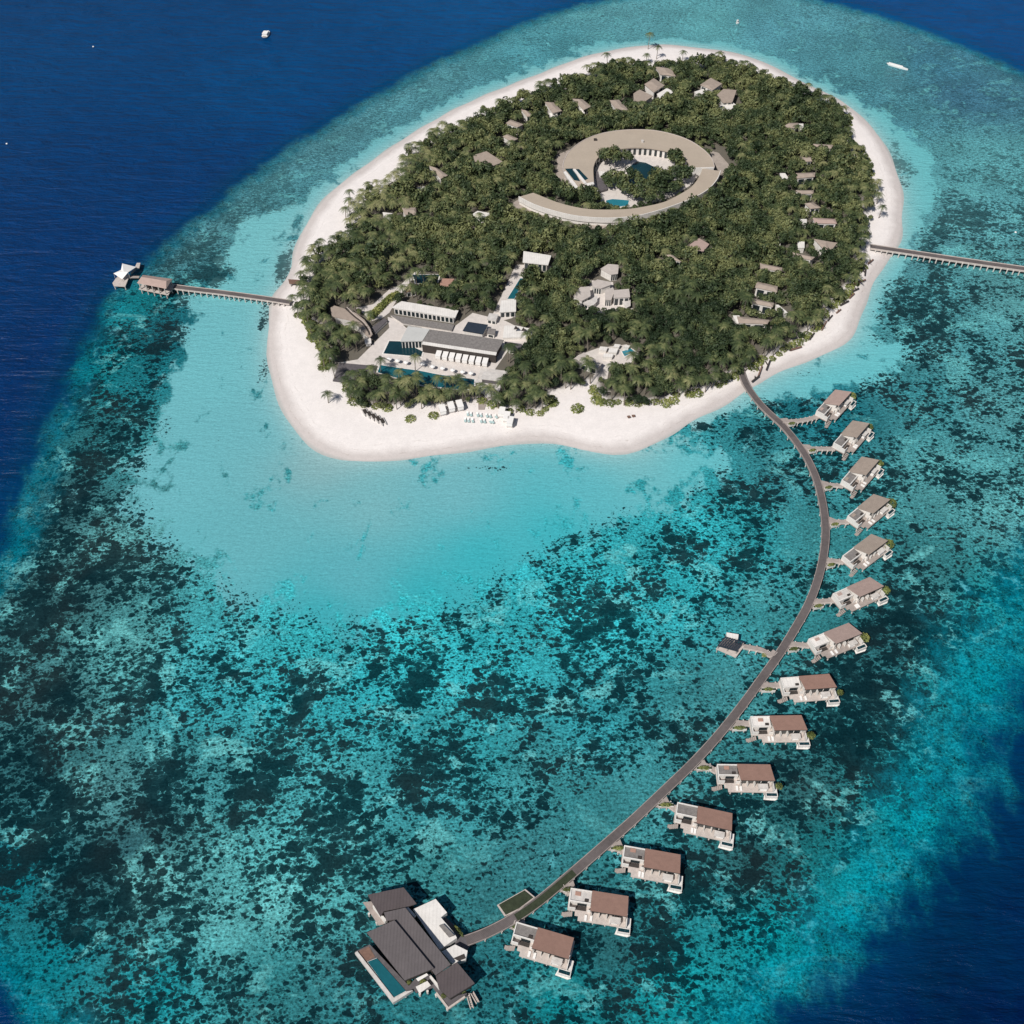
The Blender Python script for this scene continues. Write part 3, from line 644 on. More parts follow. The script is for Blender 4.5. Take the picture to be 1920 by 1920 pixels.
# ---------------- overwater restaurant
Z8 = lambda pts: zoom(pts, 620, 1620, 6.0)
t = thing('overwater_restaurant', 'large overwater restaurant at the jetty end with long dark grey roofs and a white terrace', 'restaurant', (*W(790, 1780), 0))
def rf(pts, z, m, name='roof', th=.35, wall=.86, walls=True, label=None):
    P = WP(Z8(pts), z); o = part(name, m, t, lambda b: b.prism(P, z-th, z), label)
    MB().prism(inset(P, 1.004), z-th-.12, z-th-.002).build('fascia', m_dark, o).location = tuple(-c for c in t.location)
    if walls: part('wall', m_dark, t, lambda b: b.prism(inset(P, wall), DK+.001, z-th-.13))
    return P
rf([(415,345),(820,262),(965,445),(840,488),(600,530),(560,590)], 6.0, m_greyb)
rf([(600,545),(840,490),(1350,1130),(1180,1252),(720,625),(625,640)], 7.0, m_grey)
rf([(405,770),(718,632),(1160,1172),(832,1308)], 7.8, m_grey)
rf([(1182,1256),(1420,1103),(1620,1342),(1342,1512),(1215,1395)], 6.2, m_greyb)
Wt = [(925,510),(1180,392),(1308,545),(1240,600),(1385,770),(1420,830),(1225,965)]
P = WP(Z8(Wt), 4.6); part('terrace_roof', m_white, t, lambda b: b.prism(P, DK, 4.6))
P2 = WP(Z8([(1248,985),(1400,905),(1540,975),(1520,1075),(1370,1122)]), 4.6); part('terrace_roof', m_white, t, lambda b: b.prism(P2, DK, 4.6))
part('entrance_deck', m_slate, t, lambda b: b.prism(WP(Z8([(1290,600),(1330,630),(1500,800),(1585,800),(1575,900),(1530,980),(1400,900),(1390,770),(1240,600)]), DK), DK-.4, DK-.02))
part('roof_box', m_gravel, t, lambda b: b.prism(WP(Z8([(1220,690),(1270,675),(1390,800),(1330,820)]), 5.2), 4.601, 5.2))
part('stair_well', m_dark, t, lambda b: b.prism(WP(Z8([(1380,1060),(1500,1010),(1520,1060),(1440,1090)]), 4.7), 4.601, 4.72))
part('parapet', m_white, t, lambda b: b.ribbon(WP(Z8([(838,480),(935,590)]), 6), WP(Z8([(865,470),(960,575)]), 6), 4.61, 5.6))
P = WP(Z8([(360,430),(460,420),(640,640),(700,660),(540,690)]), DK); part('deck', m_deck, t, lambda b: b.prism(P, DK-.4, DK))
part('screen_wall', m_white, t, lambda b: b.ribbon(WP(Z8([(470,470),(610,650)]), 4.8), WP(Z8([(490,460),(635,635)]), 4.8), DK+.002, 4.8))
P = WP(Z8([(275,985),(440,905),(880,1370),(950,1290),(1120,1240),(1340,1500),(1420,1480),(1540,1450),(1500,1500),(1320,1640),(1150,1390),(960,1450),(930,1400),(705,1560)]), DK)
part('deck', m_slate, t, lambda b: b.prism(P, DK-.45, DK))
part('deck_border', m_edge, t, lambda b: b.ribbon(WP(Z8([(1180,1460),(1320,1640),(1520,1500)]), DK), WP(Z8([(1195,1440),(1325,1610),(1505,1485)]), DK), DK-.6, DK+.2))
part('lounge_deck', m_wood, t, lambda b: b.prism(WP(Z8([(300,985),(430,925),(500,1045),(395,1095)]), DK+.1), DK+.002, DK+.06))
P = WP(Z8([(415,1100),(520,1060),(845,1428),(712,1500)]), DK+.15)
pl = part('pool', m_white, t, lambda b: b.prism(inset(P, 1.02), .6, DK+.08)); MB().prism(P, DK+.081, DK+.15).build('pool_water', m_pool, pl).location = tuple(-c for c in t.location)
part('pool_wall', m_whiter, t, lambda b: b.ribbon(WP(Z8([(270,1000),(700,1562),(925,1420)]), DK+.4), WP(Z8([(300,980),(712,1505),(860,1430)]), DK+.4), .9, DK+.4))
P = WP(Z8([(960,1395),(1090,1330),(1130,1380),(1000,1470)]), DK+.5); part('pavilion_roof', m_white, t, lambda b: b.prism(P, 3.8, 4.0))
part('umbrella', m_canvas, t, lambda b: b.prism(WP(Z8([(960,1290),(1080,1230),(1100,1250),(985,1320)]), 4), 3.9, 4.1))
part('screen_wall', m_white, t, lambda b: b.ribbon(WP(Z8([(1110,1265),(1215,1395)]), 4.4), WP(Z8([(1128,1252),(1235,1380)]), 4.4), DK+.003, 4.4))
for k_, (a0, a1) in enumerate((((1540,1460),(1590,1625)), ((1590,1445),(1655,1560)))):
    L = WP(Z8([a0, a1]), 1.6); part('sea_steps', m_edge, t, lambda b: (b.ribbon(offset(L, .5), offset(L, .3), .9, 1.7), b.ribbon(offset(L, -.3), offset(L, -.5), .9, 1.7), [b.box(-.3, .3, -.2, .2, 1.1, 1.2, 0, tuple(np.array(L[0])+(np.array(L[1])-np.array(L[0]))*f_)) for f_ in (.1, .25, .4, .55, .7, .85)]))
for x, y in ((410,540),(500,640),(270,1000),(420,1190),(560,1380),(705,1540),(830,1480),(1000,1470),(1190,1480),(1320,1640),(1500,1510),(950,540),(1290,560),(1530,1010),(1090,1440)):
    q = W(*Z8([(x, y)])[0], DK); c_ = W(790, 1780); q = (q[0]+(c_[0]-q[0])*.03, q[1]+(c_[1]-q[1])*.03)
    part('pile', m_conc, t, lambda b: b.tube([(q[0], q[1], -1), (q[0], q[1], DK-.45)], [.35, .35], 8))
for x, y, s in ((1040,1330,.9),(1010,1375,.7),(880,1330,.6),(1490,1420,.8),(1270,1480,.7),(1440,750,1.3)):
    q = W(*Z8([(x, y)])[0], DK+.4); bush_obj('potted_shrub', (q[0], q[1], DK+.2), s, 'small dark green shrub on the restaurant deck by the pool' if x < 1400 else ('low shrub on the lower right corner of the restaurant deck' if y > 1000 else 'yellow-green hedge beside the restaurant entrance bridge'), 'shrub', 'shrubs around the restaurant', .8, x)
    if x == 1440: o_ = C.objects[-1]; o_.scale = (2.0, .55, .7); o_.rotation_euler = (0, 0, R(-50))

# ---------------- left jetty, pavilion, sail canopy
ln = catmull(WP([(262,527),(330,538),(420,549),(500,560),(545,567)], 2.4), .7)
t = thing('jetty', 'straight jetty on the left side running from the beach to the arrival pavilion', 'jetty', (*ln[len(ln)//2], 0))
part('deck', m_boards, t, lambda b: b.ribbon(offset(ln, 1.3), offset(ln, -1.3), 2.1, 2.4))
part('edge_beam', m_edge, t, lambda b: b.ribbon(offset(ln, -1.31), offset(ln, -1.6), 1.9, 2.6)); part('edge_beam', m_edge, t, lambda b: b.ribbon(offset(ln, 1.6), offset(ln, 1.31), 1.9, 2.6))
bents(ln, t, 2.3, 1.7, 2.4, .3)
Z2 = lambda pts: zoom(pts, 180, 460, 4.571)
P = WP(Z2([(350,320),(400,250),(655,285),(600,370)]), 6.0)
t = thing('arrival_pavilion', 'open pavilion with reddish brown roof and white posts on the left jetty', 'pavilion', at_base(P))
part('deck', m_edge, t, lambda b: b.prism(inset(P, 1.02), 2.05, 2.41))
c_ = centroid(P); rid = [((P[0][0]+P[1][0])/2*.85+c_[0]*.15, (P[0][1]+P[1][1])/2*.85+c_[1]*.15, 7.2), ((P[2][0]+P[3][0])/2*.85+c_[0]*.15, (P[2][1]+P[3][1])/2*.85+c_[1]*.15, 7.2)]
def f(b):
    o = len(b.v); b.v += [(x, y, 5.8) for x, y in P]+rid
    b.f += [(o, o+4, o+1), (o+2, o+5, o+3), (o+1, o+4, o+5, o+2), (o+3, o+5, o+4, o), (o, o+1, o+2, o+3)]
part('roof', m_mid, t, f)
for i in range(5):
    for s in (0, 1):
        a_ = np.array(P[0 if s == 0 else 1]); b_ = np.array(P[3 if s == 0 else 2]); q = a_+(b_-a_)*(.04+.23*i); q = q+(np.array(c_)-q)*.06
        part('post', m_edge, t, lambda b: b.box(-.2, .2, -.2, .2, -1, 5.7, 0, tuple(q)))
part('bench', m_dark, t, lambda b: b.prism(inset(P, .55), 2.42, 3.0))
P = WP(Z2([(140,320),(200,240),(290,250),(250,350),(150,345)]), 2.4)
t = thing('landing_stage', 'low white landing stage under the sail canopy at the far end of the left jetty', 'landing stage', at_base(P))
part('deck', m_edge, t, lambda b: b.prism(P, 1.9, 2.3)); L = WP(Z2([(240,270),(370,270)]), 2.3); part('gangway', m_deck, t, lambda b: b.ribbon(offset(L, .7), offset(L, -.7), 2.0, 2.29))
part('ramp', m_edge, t, lambda b: b.prism(WP(Z2([(330,195),(350,150),(380,150),(370,195)]), 2.2), 1.6, 2.2))
L2 = WP(Z2([(300,240),(345,190)]), 2.2); part('gangway', m_deck, t, lambda b: b.ribbon(offset(L2, .5), offset(L2, -.5), 1.9, 2.2))
for q in inset_m(P, .5): part('pile', m_conc, t, lambda b: b.tube([(q[0], q[1], -1), (q[0], q[1], 1.9)], [.25, .25], 7))
can = Z2([(225,155),(345,185),(275,230),(225,290),(150,240),(215,210)]); zc = [6.2, 3.8, 5.4, 3.6, 5.2, 5.0]
V = [(*W(a, b, z), z) for (a, b), z in zip(can, zc)]; cc = (*W(*Z2([(235,225)])[0], 5.6), 5.6)
t = thing('sail_canopy', 'white star-shaped sail canopy at the far end of the left jetty', 'canopy', (cc[0], cc[1], 2.3))
def f(b):
    o = len(b.v); b.v += [cc]+V+[(cc[0], cc[1], cc[2]-.08)]+[(x, y, z-.08) for x, y, z in V]
    n = len(V)
    for i in range(n): b.f += [(o, o+1+(i+1) % n, o+1+i), (o+n+1, o+n+2+i, o+n+2+(i+1) % n), (o+1+i, o+1+(i+1) % n, o+n+2+(i+1) % n, o+n+2+i)]
part('sail', m_canvas, t, f)
for v_ in V[::2]+[V[1], V[3]]: part('mast', m_edge, t, lambda b: b.tube([(v_[0], v_[1], 2.25), (v_[0], v_[1], v_[2]+.1)], [.1, .08], 6))
# ---------------- right jetty
ln = catmull(WP([(1632,462),(1700,472),(1800,487),(1920,504),(2010,516)], 2.6), .7)
t = thing('jetty', 'straight jetty leaving the island towards the right edge of the photo', 'jetty', (*ln[len(ln)//2], 0))
part('deck', m_boards, t, lambda b: b.ribbon(offset(ln, 1.5), offset(ln, -1.5), 2.3, 2.6))
part('edge_beam', m_edge, t, lambda b: b.ribbon(offset(ln, -1.51), offset(ln, -1.85), 2.0, 2.85)); part('edge_beam', m_edge, t, lambda b: b.ribbon(offset(ln, 1.85), offset(ln, 1.51), 2.0, 2.85))
bents(ln, t, 2.5, 1.95, 2.6, .3)

# ---------------- ring building
Z3 = lambda pts: zoom(pts, 940, 220, 4.174)
RZ = 6.5
outer = [(575,560),(500,445),(485,390),(495,335),(540,262),(640,185),(760,135),(900,107),(1050,98),(1200,105),(1350,137),(1480,187),(1590,262),(1645,325),(1665,388)]
inner = [(1485,395),(1455,345),(1385,292),(1240,252),(1100,236),(980,240),(870,263),(800,285),(755,318),(730,360),(720,410),(725,515)]
ow, iw = catmull(WP(Z3(outer), RZ), 3), catmull(WP(Z3(inner), RZ), 1.3)
ow = [tuple(q) for q in ow]; iw = [tuple(q) for q in iw]
RING = ow+iw; RC = centroid([W(*Z3([(1080,330)])[0], RZ)])
t = thing('ring_building', 'big round building at the island centre with a wide tan ring roof', 'building', (RC[0], RC[1], GL), 0)
o_ = part('roof', m_ring, t, lambda b: b.prism(RING, RZ-.5, RZ))
edge_o = offset(ow, .35); MB().ribbon(edge_o, ow, RZ-.9, RZ+.18).build('roof_edge', m_edge, o_).location = tuple(-c for c in t.location)
inn = iw; part('inner_wall', m_white, t, lambda b: b.ribbon(offset(inn, -1.2), offset(inn, -.9), GL-.5, RZ-.501))
part('outer_wall', m_whiter, t, lambda b: b.ribbon(offset(ow, -.9), offset(ow, -1.3), GL-.5, RZ-.501))
part('end_wall', m_white, t, lambda b: b.ribbon([ow[-1], iw[0]], [(ow[-1][0]-.1, ow[-1][1]-.5), (iw[0][0]+.1, iw[0][1]-.5)], GL-.5, RZ-.02))
part('end_wall', m_white, t, lambda b: b.ribbon([ow[0], iw[-1]], [(ow[0][0], ow[0][1]-.5), (iw[-1][0], iw[-1][1]-.5)], GL-.5, RZ-.02))
iwall = offset(inn, -.9)
# windows facing the courtyard
acc = 0
for i in range(3, len(iwall)-1):
    a_, b_ = np.array(iwall[i]), np.array(iwall[i+1]); acc += np.linalg.norm(b_-a_)
    if acc > 2.5:
        acc = 0; m__ = (a_+b_)/2; d_ = (b_-a_)/np.linalg.norm(b_-a_); n_ = np.array([d_[1], -d_[0]])
        if not any(np.linalg.norm(m__-RC) < 0 for _ in [0]):
            c1 = m__
            w_ = part('window', m_dark, t, lambda b: b.ribbon([tuple(c1-d_*.65-n_*.2), tuple(c1+d_*.65-n_*.2)], [tuple(c1-d_*.65+n_*.2), tuple(c1+d_*.65+n_*.2)], GL+.3, GL+3.6))
            MB().ribbon([tuple(c1-d_*.52-n_*.24), tuple(c1+d_*.52-n_*.24)], [tuple(c1-d_*.52+n_*.24), tuple(c1+d_*.52+n_*.24)], GL+.5, GL+3.4).build('pane', m_glass, w_).location = tuple(-c for c in t.location)
# glazed slots at left
for pts in ([(498,402),(560,400),(618,500),(570,492)], [(572,405),(608,405),(680,480),(640,500)]):
    P = WP(Z3(pts), RZ+.02); part('roof_slot', m_poold, t, lambda b: b.prism(P, RZ+.003, RZ+.05))
for pts in ([(487,430),(575,565),(600,545),(505,420)], [(560,405),(650,520),(668,512),(580,405)], [(655,520),(665,540),(728,522),(720,505)]):
    P = WP(Z3(pts), RZ+.5); part('roof_fin', m_white, t, lambda b: b.prism(P, RZ+.006, RZ+.6))
part('roof_vent', m_dark, t, lambda b: b.box(-.8, .8, -.6, .6, RZ+.001, RZ+.9, 0, W(*Z3([(735,180)])[0], RZ)))
part('roof_vent', m_whiter, t, lambda b: b.box(-.6, .6, -.5, .5, RZ+.001, RZ+1.2, 0, W(*Z3([(1103,195)])[0], RZ)))
excl(RING, 2.0)
# curved arm
o2 = [(1712,420),(1690,480),(1620,562),(1500,632),(1350,690),(1200,738),(1040,775),(840,790),(600,775),(400,730),(250,680),(138,622)]
i2 = [(250,590),(450,668),(640,712),(800,722),(1000,716),(1150,692),(1280,660),(1400,600),(1490,542),(1545,470),(1575,400)]
A1 = [tuple(q) for q in catmull(WP(Z3(o2), 6.0), 3)]; A2 = [tuple(q) for q in catmull(WP(Z3(i2), 6.0), 3)]
ARM = A1+A2; c_ = W(*Z3([(1000,740)])[0], 6)
t = thing('curved_wing', 'long curved tan-roofed wing with white wall sweeping below the ring building', 'building', (c_[0], c_[1], GL))
part('roof', m_ring, t, lambda b: b.prism(ARM, 5.6, 6.0))
part('wall', m_white, t, lambda b: b.ribbon(offset(A1, -.25), offset(A1, -.55), GL-.5, 5.59))
part('wall', m_whiter, t, lambda b: b.ribbon(offset(A2, -.3), offset(A2, -.6), GL-.5, 5.59))
part('parapet', m_white, t, lambda b: b.ribbon(offset(A1, .35), offset(A1, .02), 3.6, 6.4))
excl(ARM, 1.2, 3.2)
# apron of raked gravel
ap = [(60,690),(140,640),(260,690),(420,745),(600,790),(840,810),(830,850),(780,880),(700,865),(600,830),(400,800),(230,750)]
ap2 = [(1590,250),(1700,280),(1795,388),(1720,450),(1600,620),(1520,660),(1480,650),(1690,500),(1700,420),(1650,330)]
ap3 = [(430,300),(540,250),(490,330),(480,400),(560,560),(520,580),(430,490),(420,460),(440,380)]
for pts in (ap, ap2, ap3):
    P = WP(Z3(pts), GL); struct('gravel_path', MB().prism(P, GL-.5, GL+.18), m_apron); excl(P, 1.6, 5.0 if pts is ap else 0)
# courtyard inside the ring
cp = [(730,380),(800,300),(960,250),(1240,262),(1400,320),(1480,400),(1560,420),(1500,520),(1380,600),(1250,655),(1000,705),(840,715),(760,640),(725,520)]
P = WP(Z3(cp), GL); CY = P; struct('courtyard_paving', MB().prism(P, GL-.5, GL+.2), m_pave); excl(P, 1)
for nm, pts, mm, lab in (('courtyard_pool', [(985,400),(1060,345),(1130,355),(1260,420),(1240,520),(1100,540),(1000,520)], m_poold, 'dark teal pool in the court of the ring building'), ('courtyard_pool', [(820,650),(870,640),(1000,650),(990,690),(880,705),(825,705)], m_poolb, 'small bright teal pool at the lower edge of the ring building court')):
    P = WP(Z3(pts), GL+.3); t = thing(nm, lab, 'pool', at_base(P, GL)); part('rim', m_white, t, lambda b: b.prism(inset(P, 1.05), GL+.201, GL+.32)); part('pool_water', mm, t, lambda b: b.prism(P, GL+.321, GL+.36))
t = thing('entrance_bridge', 'grey bridge deck with white blocks beside the ring building inner end', 'bridge', (*W(1118, 330, GL), GL))
part('deck', m_slate, t, lambda b: b.prism(WP(Z3([(735,420),(790,430),(830,560),(760,580)]), 3), GL+.2, 3)); part('block', m_white, t, lambda b: b.prism(WP(Z3([(760,420),(850,430),(800,470),(770,455)]), 4), GL+.2, 4))

# ---------------- generic island building from a photo roof outline
def pxbuild(name, pts, z, m, label, cat='building', wall=m_white, zf=None, wins=0, group=None, eave=.6, mg=1.2, south=3.0, hip=0, flat_edge=True):
    P = WP(pts, z)
    if area(P) < 0: P = P[::-1]
    t = thing(name, label, cat, at_base(P, GL), 0, group)
    if hip and len(P) == 4:
        e = [math.dist(P[i], P[(i+1) % 4]) for i in range(4)]
        k0 = 0 if e[0]+e[2] > e[1]+e[3] else 1
        q = [P[(k0+i) % 4] for i in range(4)]; M = lambda a, b: ((a[0]+b[0])/2, (a[1]+b[1])/2)
        r0 = M(q[3], q[0]); r1 = M(q[1], q[2]); c_ = centroid(P); r0 = (r0[0]*.65+c_[0]*.35, r0[1]*.65+c_[1]*.35, z+hip); r1 = (r1[0]*.65+c_[0]*.35, r1[1]*.65+c_[1]*.35, z+hip)
        def f(b):
            o = len(b.v); b.v += [(x, y, z-.15) for x, y in q]+[(x, y, z+.05) for x, y in q]+[r0, r1]
            b.f += [(o+3, o+2, o+1, o)]+[(o+i, o+(i+1) % 4, o+4+(i+1) % 4, o+4+i) for i in range(4)]+[(o+4, o+5, o+9, o+8), (o+5, o+6, o+9), (o+6, o+7, o+8, o+9), (o+7, o+4, o+8)]
        part('roof', m, t, f)
    else:
        o_ = part('roof', m, t, lambda b: b.prism(P, z-.3, z))
    I = inset_m(P, eave); part('wall', wall, t, lambda b: b.prism(I, GL-.8, z-.301 if not hip else z-.152))
    if wins:
        # windows on the longest camera-facing wall
        best = min(range(len(I)), key=lambda i: ((I[i][1]+I[(i+1) % len(I)][1])/2) - .35*math.dist(I[i], I[(i+1) % len(I)]))
        a_, b_ = np.array(I[best]), np.array(I[(best+1) % len(I)]); d_ = (b_-a_)/np.linalg.norm(b_-a_); n_ = np.array([d_[1], -d_[0]]); Ld = np.linalg.norm(b_-a_)
        for i in range(wins):
            c1 = a_+d_*Ld*(i+.5)/wins; hw = Ld/wins*.34
            part('window', m_glass, t, lambda b: b.ribbon([tuple(c1-d_*hw-n_*.05), tuple(c1+d_*hw-n_*.05)], [tuple(c1-d_*hw+n_*.05), tuple(c1+d_*hw+n_*.05)], GL+.3, z-.9))
    excl(P, mg, south)
    return t
def rect(px, py, w, h, sk=0, sl=0):
    """roof quad in photo px: centre, width, height, skew of the top edge (px right), slope (px down over width)"""
    return [(px-w/2-sk/2, py+h/2-sl/2), (px+w/2-sk/2, py+h/2+sl/2), (px+w/2+sk/2, py-h/2+sl/2), (px-w/2+sk/2, py-h/2-sl/2)]
G = 'villa roofs among the trees'
IV = [(rect(1248,134,26,13,-8,3),m_tan,'tan hipped villa roof nearest the beach at the far north tip'),
([(1210,158),(1226,148),(1244,160),(1226,172)],m_tan,'diamond-shaped tan villa roof with a white terrace just below it, left of centre north'),
([(1189,176),(1199,169),(1222,180),(1206,191),(1190,187)],m_tan,'tan villa roof beside a white terrace, below the diamond-shaped roof'),
([(1315,159),(1333,147),(1352,157),(1336,168)],m_tan,'diamond-shaped tan roof of the pair upper right of the ring building'),
([(1346,178),(1357,168),(1379,170),(1372,190),(1356,191)],m_tan,'tan roof over a white terrace, lower of the pair upper right of the ring building'),
([(1144,189),(1160,188),(1178,207),(1155,204)],m_tan,'narrow tan villa roof upper left of the ring building'),
([(1075,186),(1092,187),(1107,199),(1094,205)],m_tan,'small tan roof in the trees above and left of the ring building'),
([(1023,192),(1038,193),(1052,207),(1036,211)],m_tan,'weathered tan roof at the far northwest of the forest'),
([(978,206),(990,209),(999,217),(988,218)],m_tan,'tiny tan roof corner at the northwest forest edge'),
([(950,231),(958,225),(980,233),(970,238)],m_tan,'small pale tan roof in the northwest trees, upper of two'),
([(944,256),(952,252),(970,260),(958,265)],m_tan,'small pale tan roof in the northwest trees, lower of two'),
([(890,292),(912,285),(940,303),(922,310),(892,306)],m_tan,'long tan villa roof with white court left of the ring building'),
([(806,312),(820,316),(838,328),(826,334)],m_tan,'slim tan roof among palms near the northwest beach'),
([(755,390),(778,390),(780,402),(760,402)],m_tan,'small grey-tan roof among palms on the west side'),
([(1468,238),(1480,231),(1496,231),(1492,240)],m_tan,'low tan roof with a white speck at its right, northeast forest'),
([(1524,270),(1560,272),(1558,278),(1540,279)],m_tan,'thin tan roof, topmost of the column near the east beach'),
([(1505,295),(1520,295),(1522,302),(1507,303)],m_tan,'tiny square tan roof, second of the column near the east beach'),
([(1494,325),(1527,324),(1526,331),(1496,334)],m_tan,'flat tan roof, third of the column near the east beach'),
([(1494,357),(1524,357),(1524,363),(1500,363)],m_tan,'thin greyish roof strip, fourth of the column near the east beach'),
([(1510,382),(1524,380),(1538,389),(1520,391)],m_tan,'small pointed tan roof, fifth of the column near the east beach'),
([(1526,409),(1564,411),(1567,419),(1530,418)],m_mid,'long tan roof next to a white box, sixth of the column near the east beach'),
([(1528,449),(1568,456),(1556,470),(1542,464)],m_tan,'large triangular tan roof just inland of the right jetty'),
([(1488,474),(1526,482),(1520,487),(1494,482)],m_tan,'thin tan roof left and below the large triangular one'),
([(1427,494),(1465,502),(1463,508),(1428,503)],m_tan,'long tan roof, upper of the four slanted roofs in the southeast'),
([(1421,529),(1456,537),(1455,547),(1418,539)],m_tan,'long tan roof, second of the four slanted roofs in the southeast'),
([(1412,560),(1449,568),(1447,575),(1410,568)],m_tan,'long tan roof, third of the four slanted roofs in the southeast'),
([(1385,594),(1440,600),(1436,607),(1388,605)],m_tan,'patchy grey-tan roof with a white end, lowest slanted roof in the southeast'),
([(1295,459),(1310,448),(1328,458),(1318,470),(1298,470)],m_mid,'brownish pink peaked roof alone in the middle of the east forest'),
([(1248,478),(1262,479),(1276,490),(1262,487)],m_tan,'tiny tan roof strip left and below the brownish pink peaked roof')]
for i, (pts, m, lab) in enumerate(IV):
    pts = inset(pts, 1.12)
    pxbuild('garden_villa', pts, 6.2, m, lab, 'villa', hip=.7 if len(pts) == 4 else 0, wins=2, group=G, mg=.7, south=1.0)
WV = [([(886,402),(896,396),(920,400),(908,411)],'small white flat roof alone in the west forest'),([(1233,176),(1250,166),(1262,172),(1240,188)],'white terrace roof right beside the two northern tan roofs'),
([(1303,172),(1318,167),(1330,172),(1308,178)],'white terrace just left of the upper right tan roof pair'),([(1345,200),(1372,192),(1380,198),(1366,207),(1348,207)],'white terrace below the upper right tan roof pair'),
([(892,301),(905,299),(915,309),(894,308)],'white court at the foot of the long tan roof left of the ring'),([(1462,325),(1472,325),(1478,334),(1466,335)],'white villa roof in the forest right of the ring building'),
([(1496,453),(1508,453),(1508,464),(1497,464)],'white cube-like roof left of the large triangular tan roof'),([(1499,411),(1512,411),(1512,418),(1500,418)],'white box roof left of the sixth east roof'),
([(1453,456),(1463,457),(1462,462),(1454,461)],'tiny white roof left of the white cube-like roof'),([(1375,592),(1386,592),(1392,603),(1382,606)],'white end block of the lowest slanted roof in the southeast'),
([(1455,572),(1460,572),(1476,585),(1470,587)],'slim white roof streak right of the slanted roofs in the southeast'),([(1498,232),(1506,232),(1506,239),(1499,239)],'white speck of a roof beside the northeast tan roof'),
([(1030,213),(1042,211),(1046,219),(1036,222)],'small white terrace below the far northwest roof'),([(1086,206),(1094,205),(1096,212),(1089,213)],'white speck of terrace below a northwest roof'),
([(782,352),(796,350),(800,358),(786,360)],'small white roof among the west palms'),([(718,398),(735,400),(732,405),(720,404)],'low white roof streak near the west beach palms')]
for pts, lab in WV: pxbuild('white_annex', inset(pts, 1.1), 4.6, m_white, lab, 'annex', group='white annex roofs among the trees', mg=.7, south=2.0, eave=.2)

# white residence cluster
Z4 = lambda pts: zoom(pts, 1000, 420, 2.743)
t = None
for nm, pts, z, lab in (('residence', [(205,370),(240,325),(290,320),(295,370),(250,395)], 6.0, 'left wing of the white residence cluster, faceted pale roof'),
 ('residence', [(300,300),(330,285),(400,298),(400,312),(350,330),(310,325)], 5.5, 'top wing of the white residence cluster'),
 ('residence', [(370,340),(410,325),(415,355),(400,390),(368,388)], 5.6, 'narrow middle wing of the white residence cluster'),
 ('residence', [(415,340),(492,333),(498,375),(412,380)], 6.2, 'right wing of the white residence cluster, largest pale roof'),
 ('residence', [(240,400),(290,390),(330,365),(328,400),(300,425)], 4.2, 'low lower-left terrace wing of the white residence cluster'),
 ('residence', [(455,395),(500,390),(500,420),(480,430)], 3.8, 'small white terrace block under the right residence wing'),
 ('residence', [(345,230),(385,205),(440,210),(435,255),(400,260)], 5.6, 'separate pale white house just above the residence cluster'),
 ('beach_house', [(195,700),(260,660),(355,715),(330,745)], 5.0, 'pale pinkish roof of the beach house above the sand inlet')):
    pxbuild(nm, Z4(pts), z, m_whiter if 'terrace' in lab else mat('pale_roof_tiles', (.5, .45, .41, 1), .85, .15, .6, 1.2, .12), lab, 'house', wins=3, mg=1.0, south=3, eave=.4)
for pts, lab in (([(290,290),(410,300),(420,400),(520,440),(400,470),(230,430),(210,400),(290,400)], 0), ([(190,690),(330,640),(480,620),(550,670),(450,760),(390,740),(380,800),(330,810),(310,860),(400,860),(300,870),(310,780),(340,760)], 0)):
    P = WP(Z4(pts), GL); struct('terrace_paving', MB().prism(P, GL-.6, GL+.12), m_pave); EXCL.append((P, .2))
for pts, lab in (([(455,655),(500,640),(520,655),(470,680)], 'bright blue pool right of the beach house'),):
    P = WP(Z4(pts), GL+.3); t = thing('swimming_pool', lab, 'pool', at_base(P, GL)); part('rim', m_white, t, lambda b: b.prism(inset(P, 1.15), GL-.3, GL+.25)); part('pool_water', m_poolb, t, lambda b: b.prism(P, GL+.251, GL+.3))
for k_, (x, y, w_, h_) in enumerate(((360,640,40,18),(410,650,45,22),(385,675,50,16),(430,625,30,14),(480,628,30,10))):
    pxbuild('pool_cabana', Z4(rect(x, y, w_, h_, 8, 3)), 3.6, m_white, ['topmost left', 'middle', 'lower left', 'upper middle', 'rightmost'][k_]+' white cabana of the group beside the bright blue pool', 'cabana', group='white cabanas by the pool', eave=.2, mg=.2, south=0)

# ---------------- main complex
Z1 = lambda pts: zoom(pts, 480, 440, 3.2)
def pave(pts, m=m_pave, nm='terrace_paving', z=.12):
    P = WP(Z1(pts), GL); struct(nm, MB().prism(P, GL-.6, GL+z), m); EXCL.append((P, .3)); return P
pave([(790,495),(850,510),(900,560),(1180,560),(1300,470),(1500,520),(1660,600),(1600,700),(1510,700),(1440,800),(1350,930),(1310,870),(760,790),(490,770),(610,750),(700,660),(800,560)])
pave([(600,440),(700,420),(800,330),(870,300),(960,220),(1020,195),(1030,205),(960,240),(860,370),(800,470),(760,500),(690,520),(640,470)], m_pave, 'path', .16)
pave([(1350,800),(1510,820),(1480,900),(1450,960),(1380,980),(1320,890)], m_whiter, 'terrace_paving', .2)
pave([(500,770),(725,790),(700,880),(600,900),(460,880)], m_slate, 'slate_terrace', .2)
pave([(1560,180),(1790,190),(1780,260),(1610,240),(1500,400),(1560,400),(1540,500),(1400,540),(1420,480)], m_pave, 'terrace_paving', .14)
pave([(1330,985),(1360,985),(1400,960),(1370,1050),(1335,1050)], m_deck, 'boardwalk_path', .1)
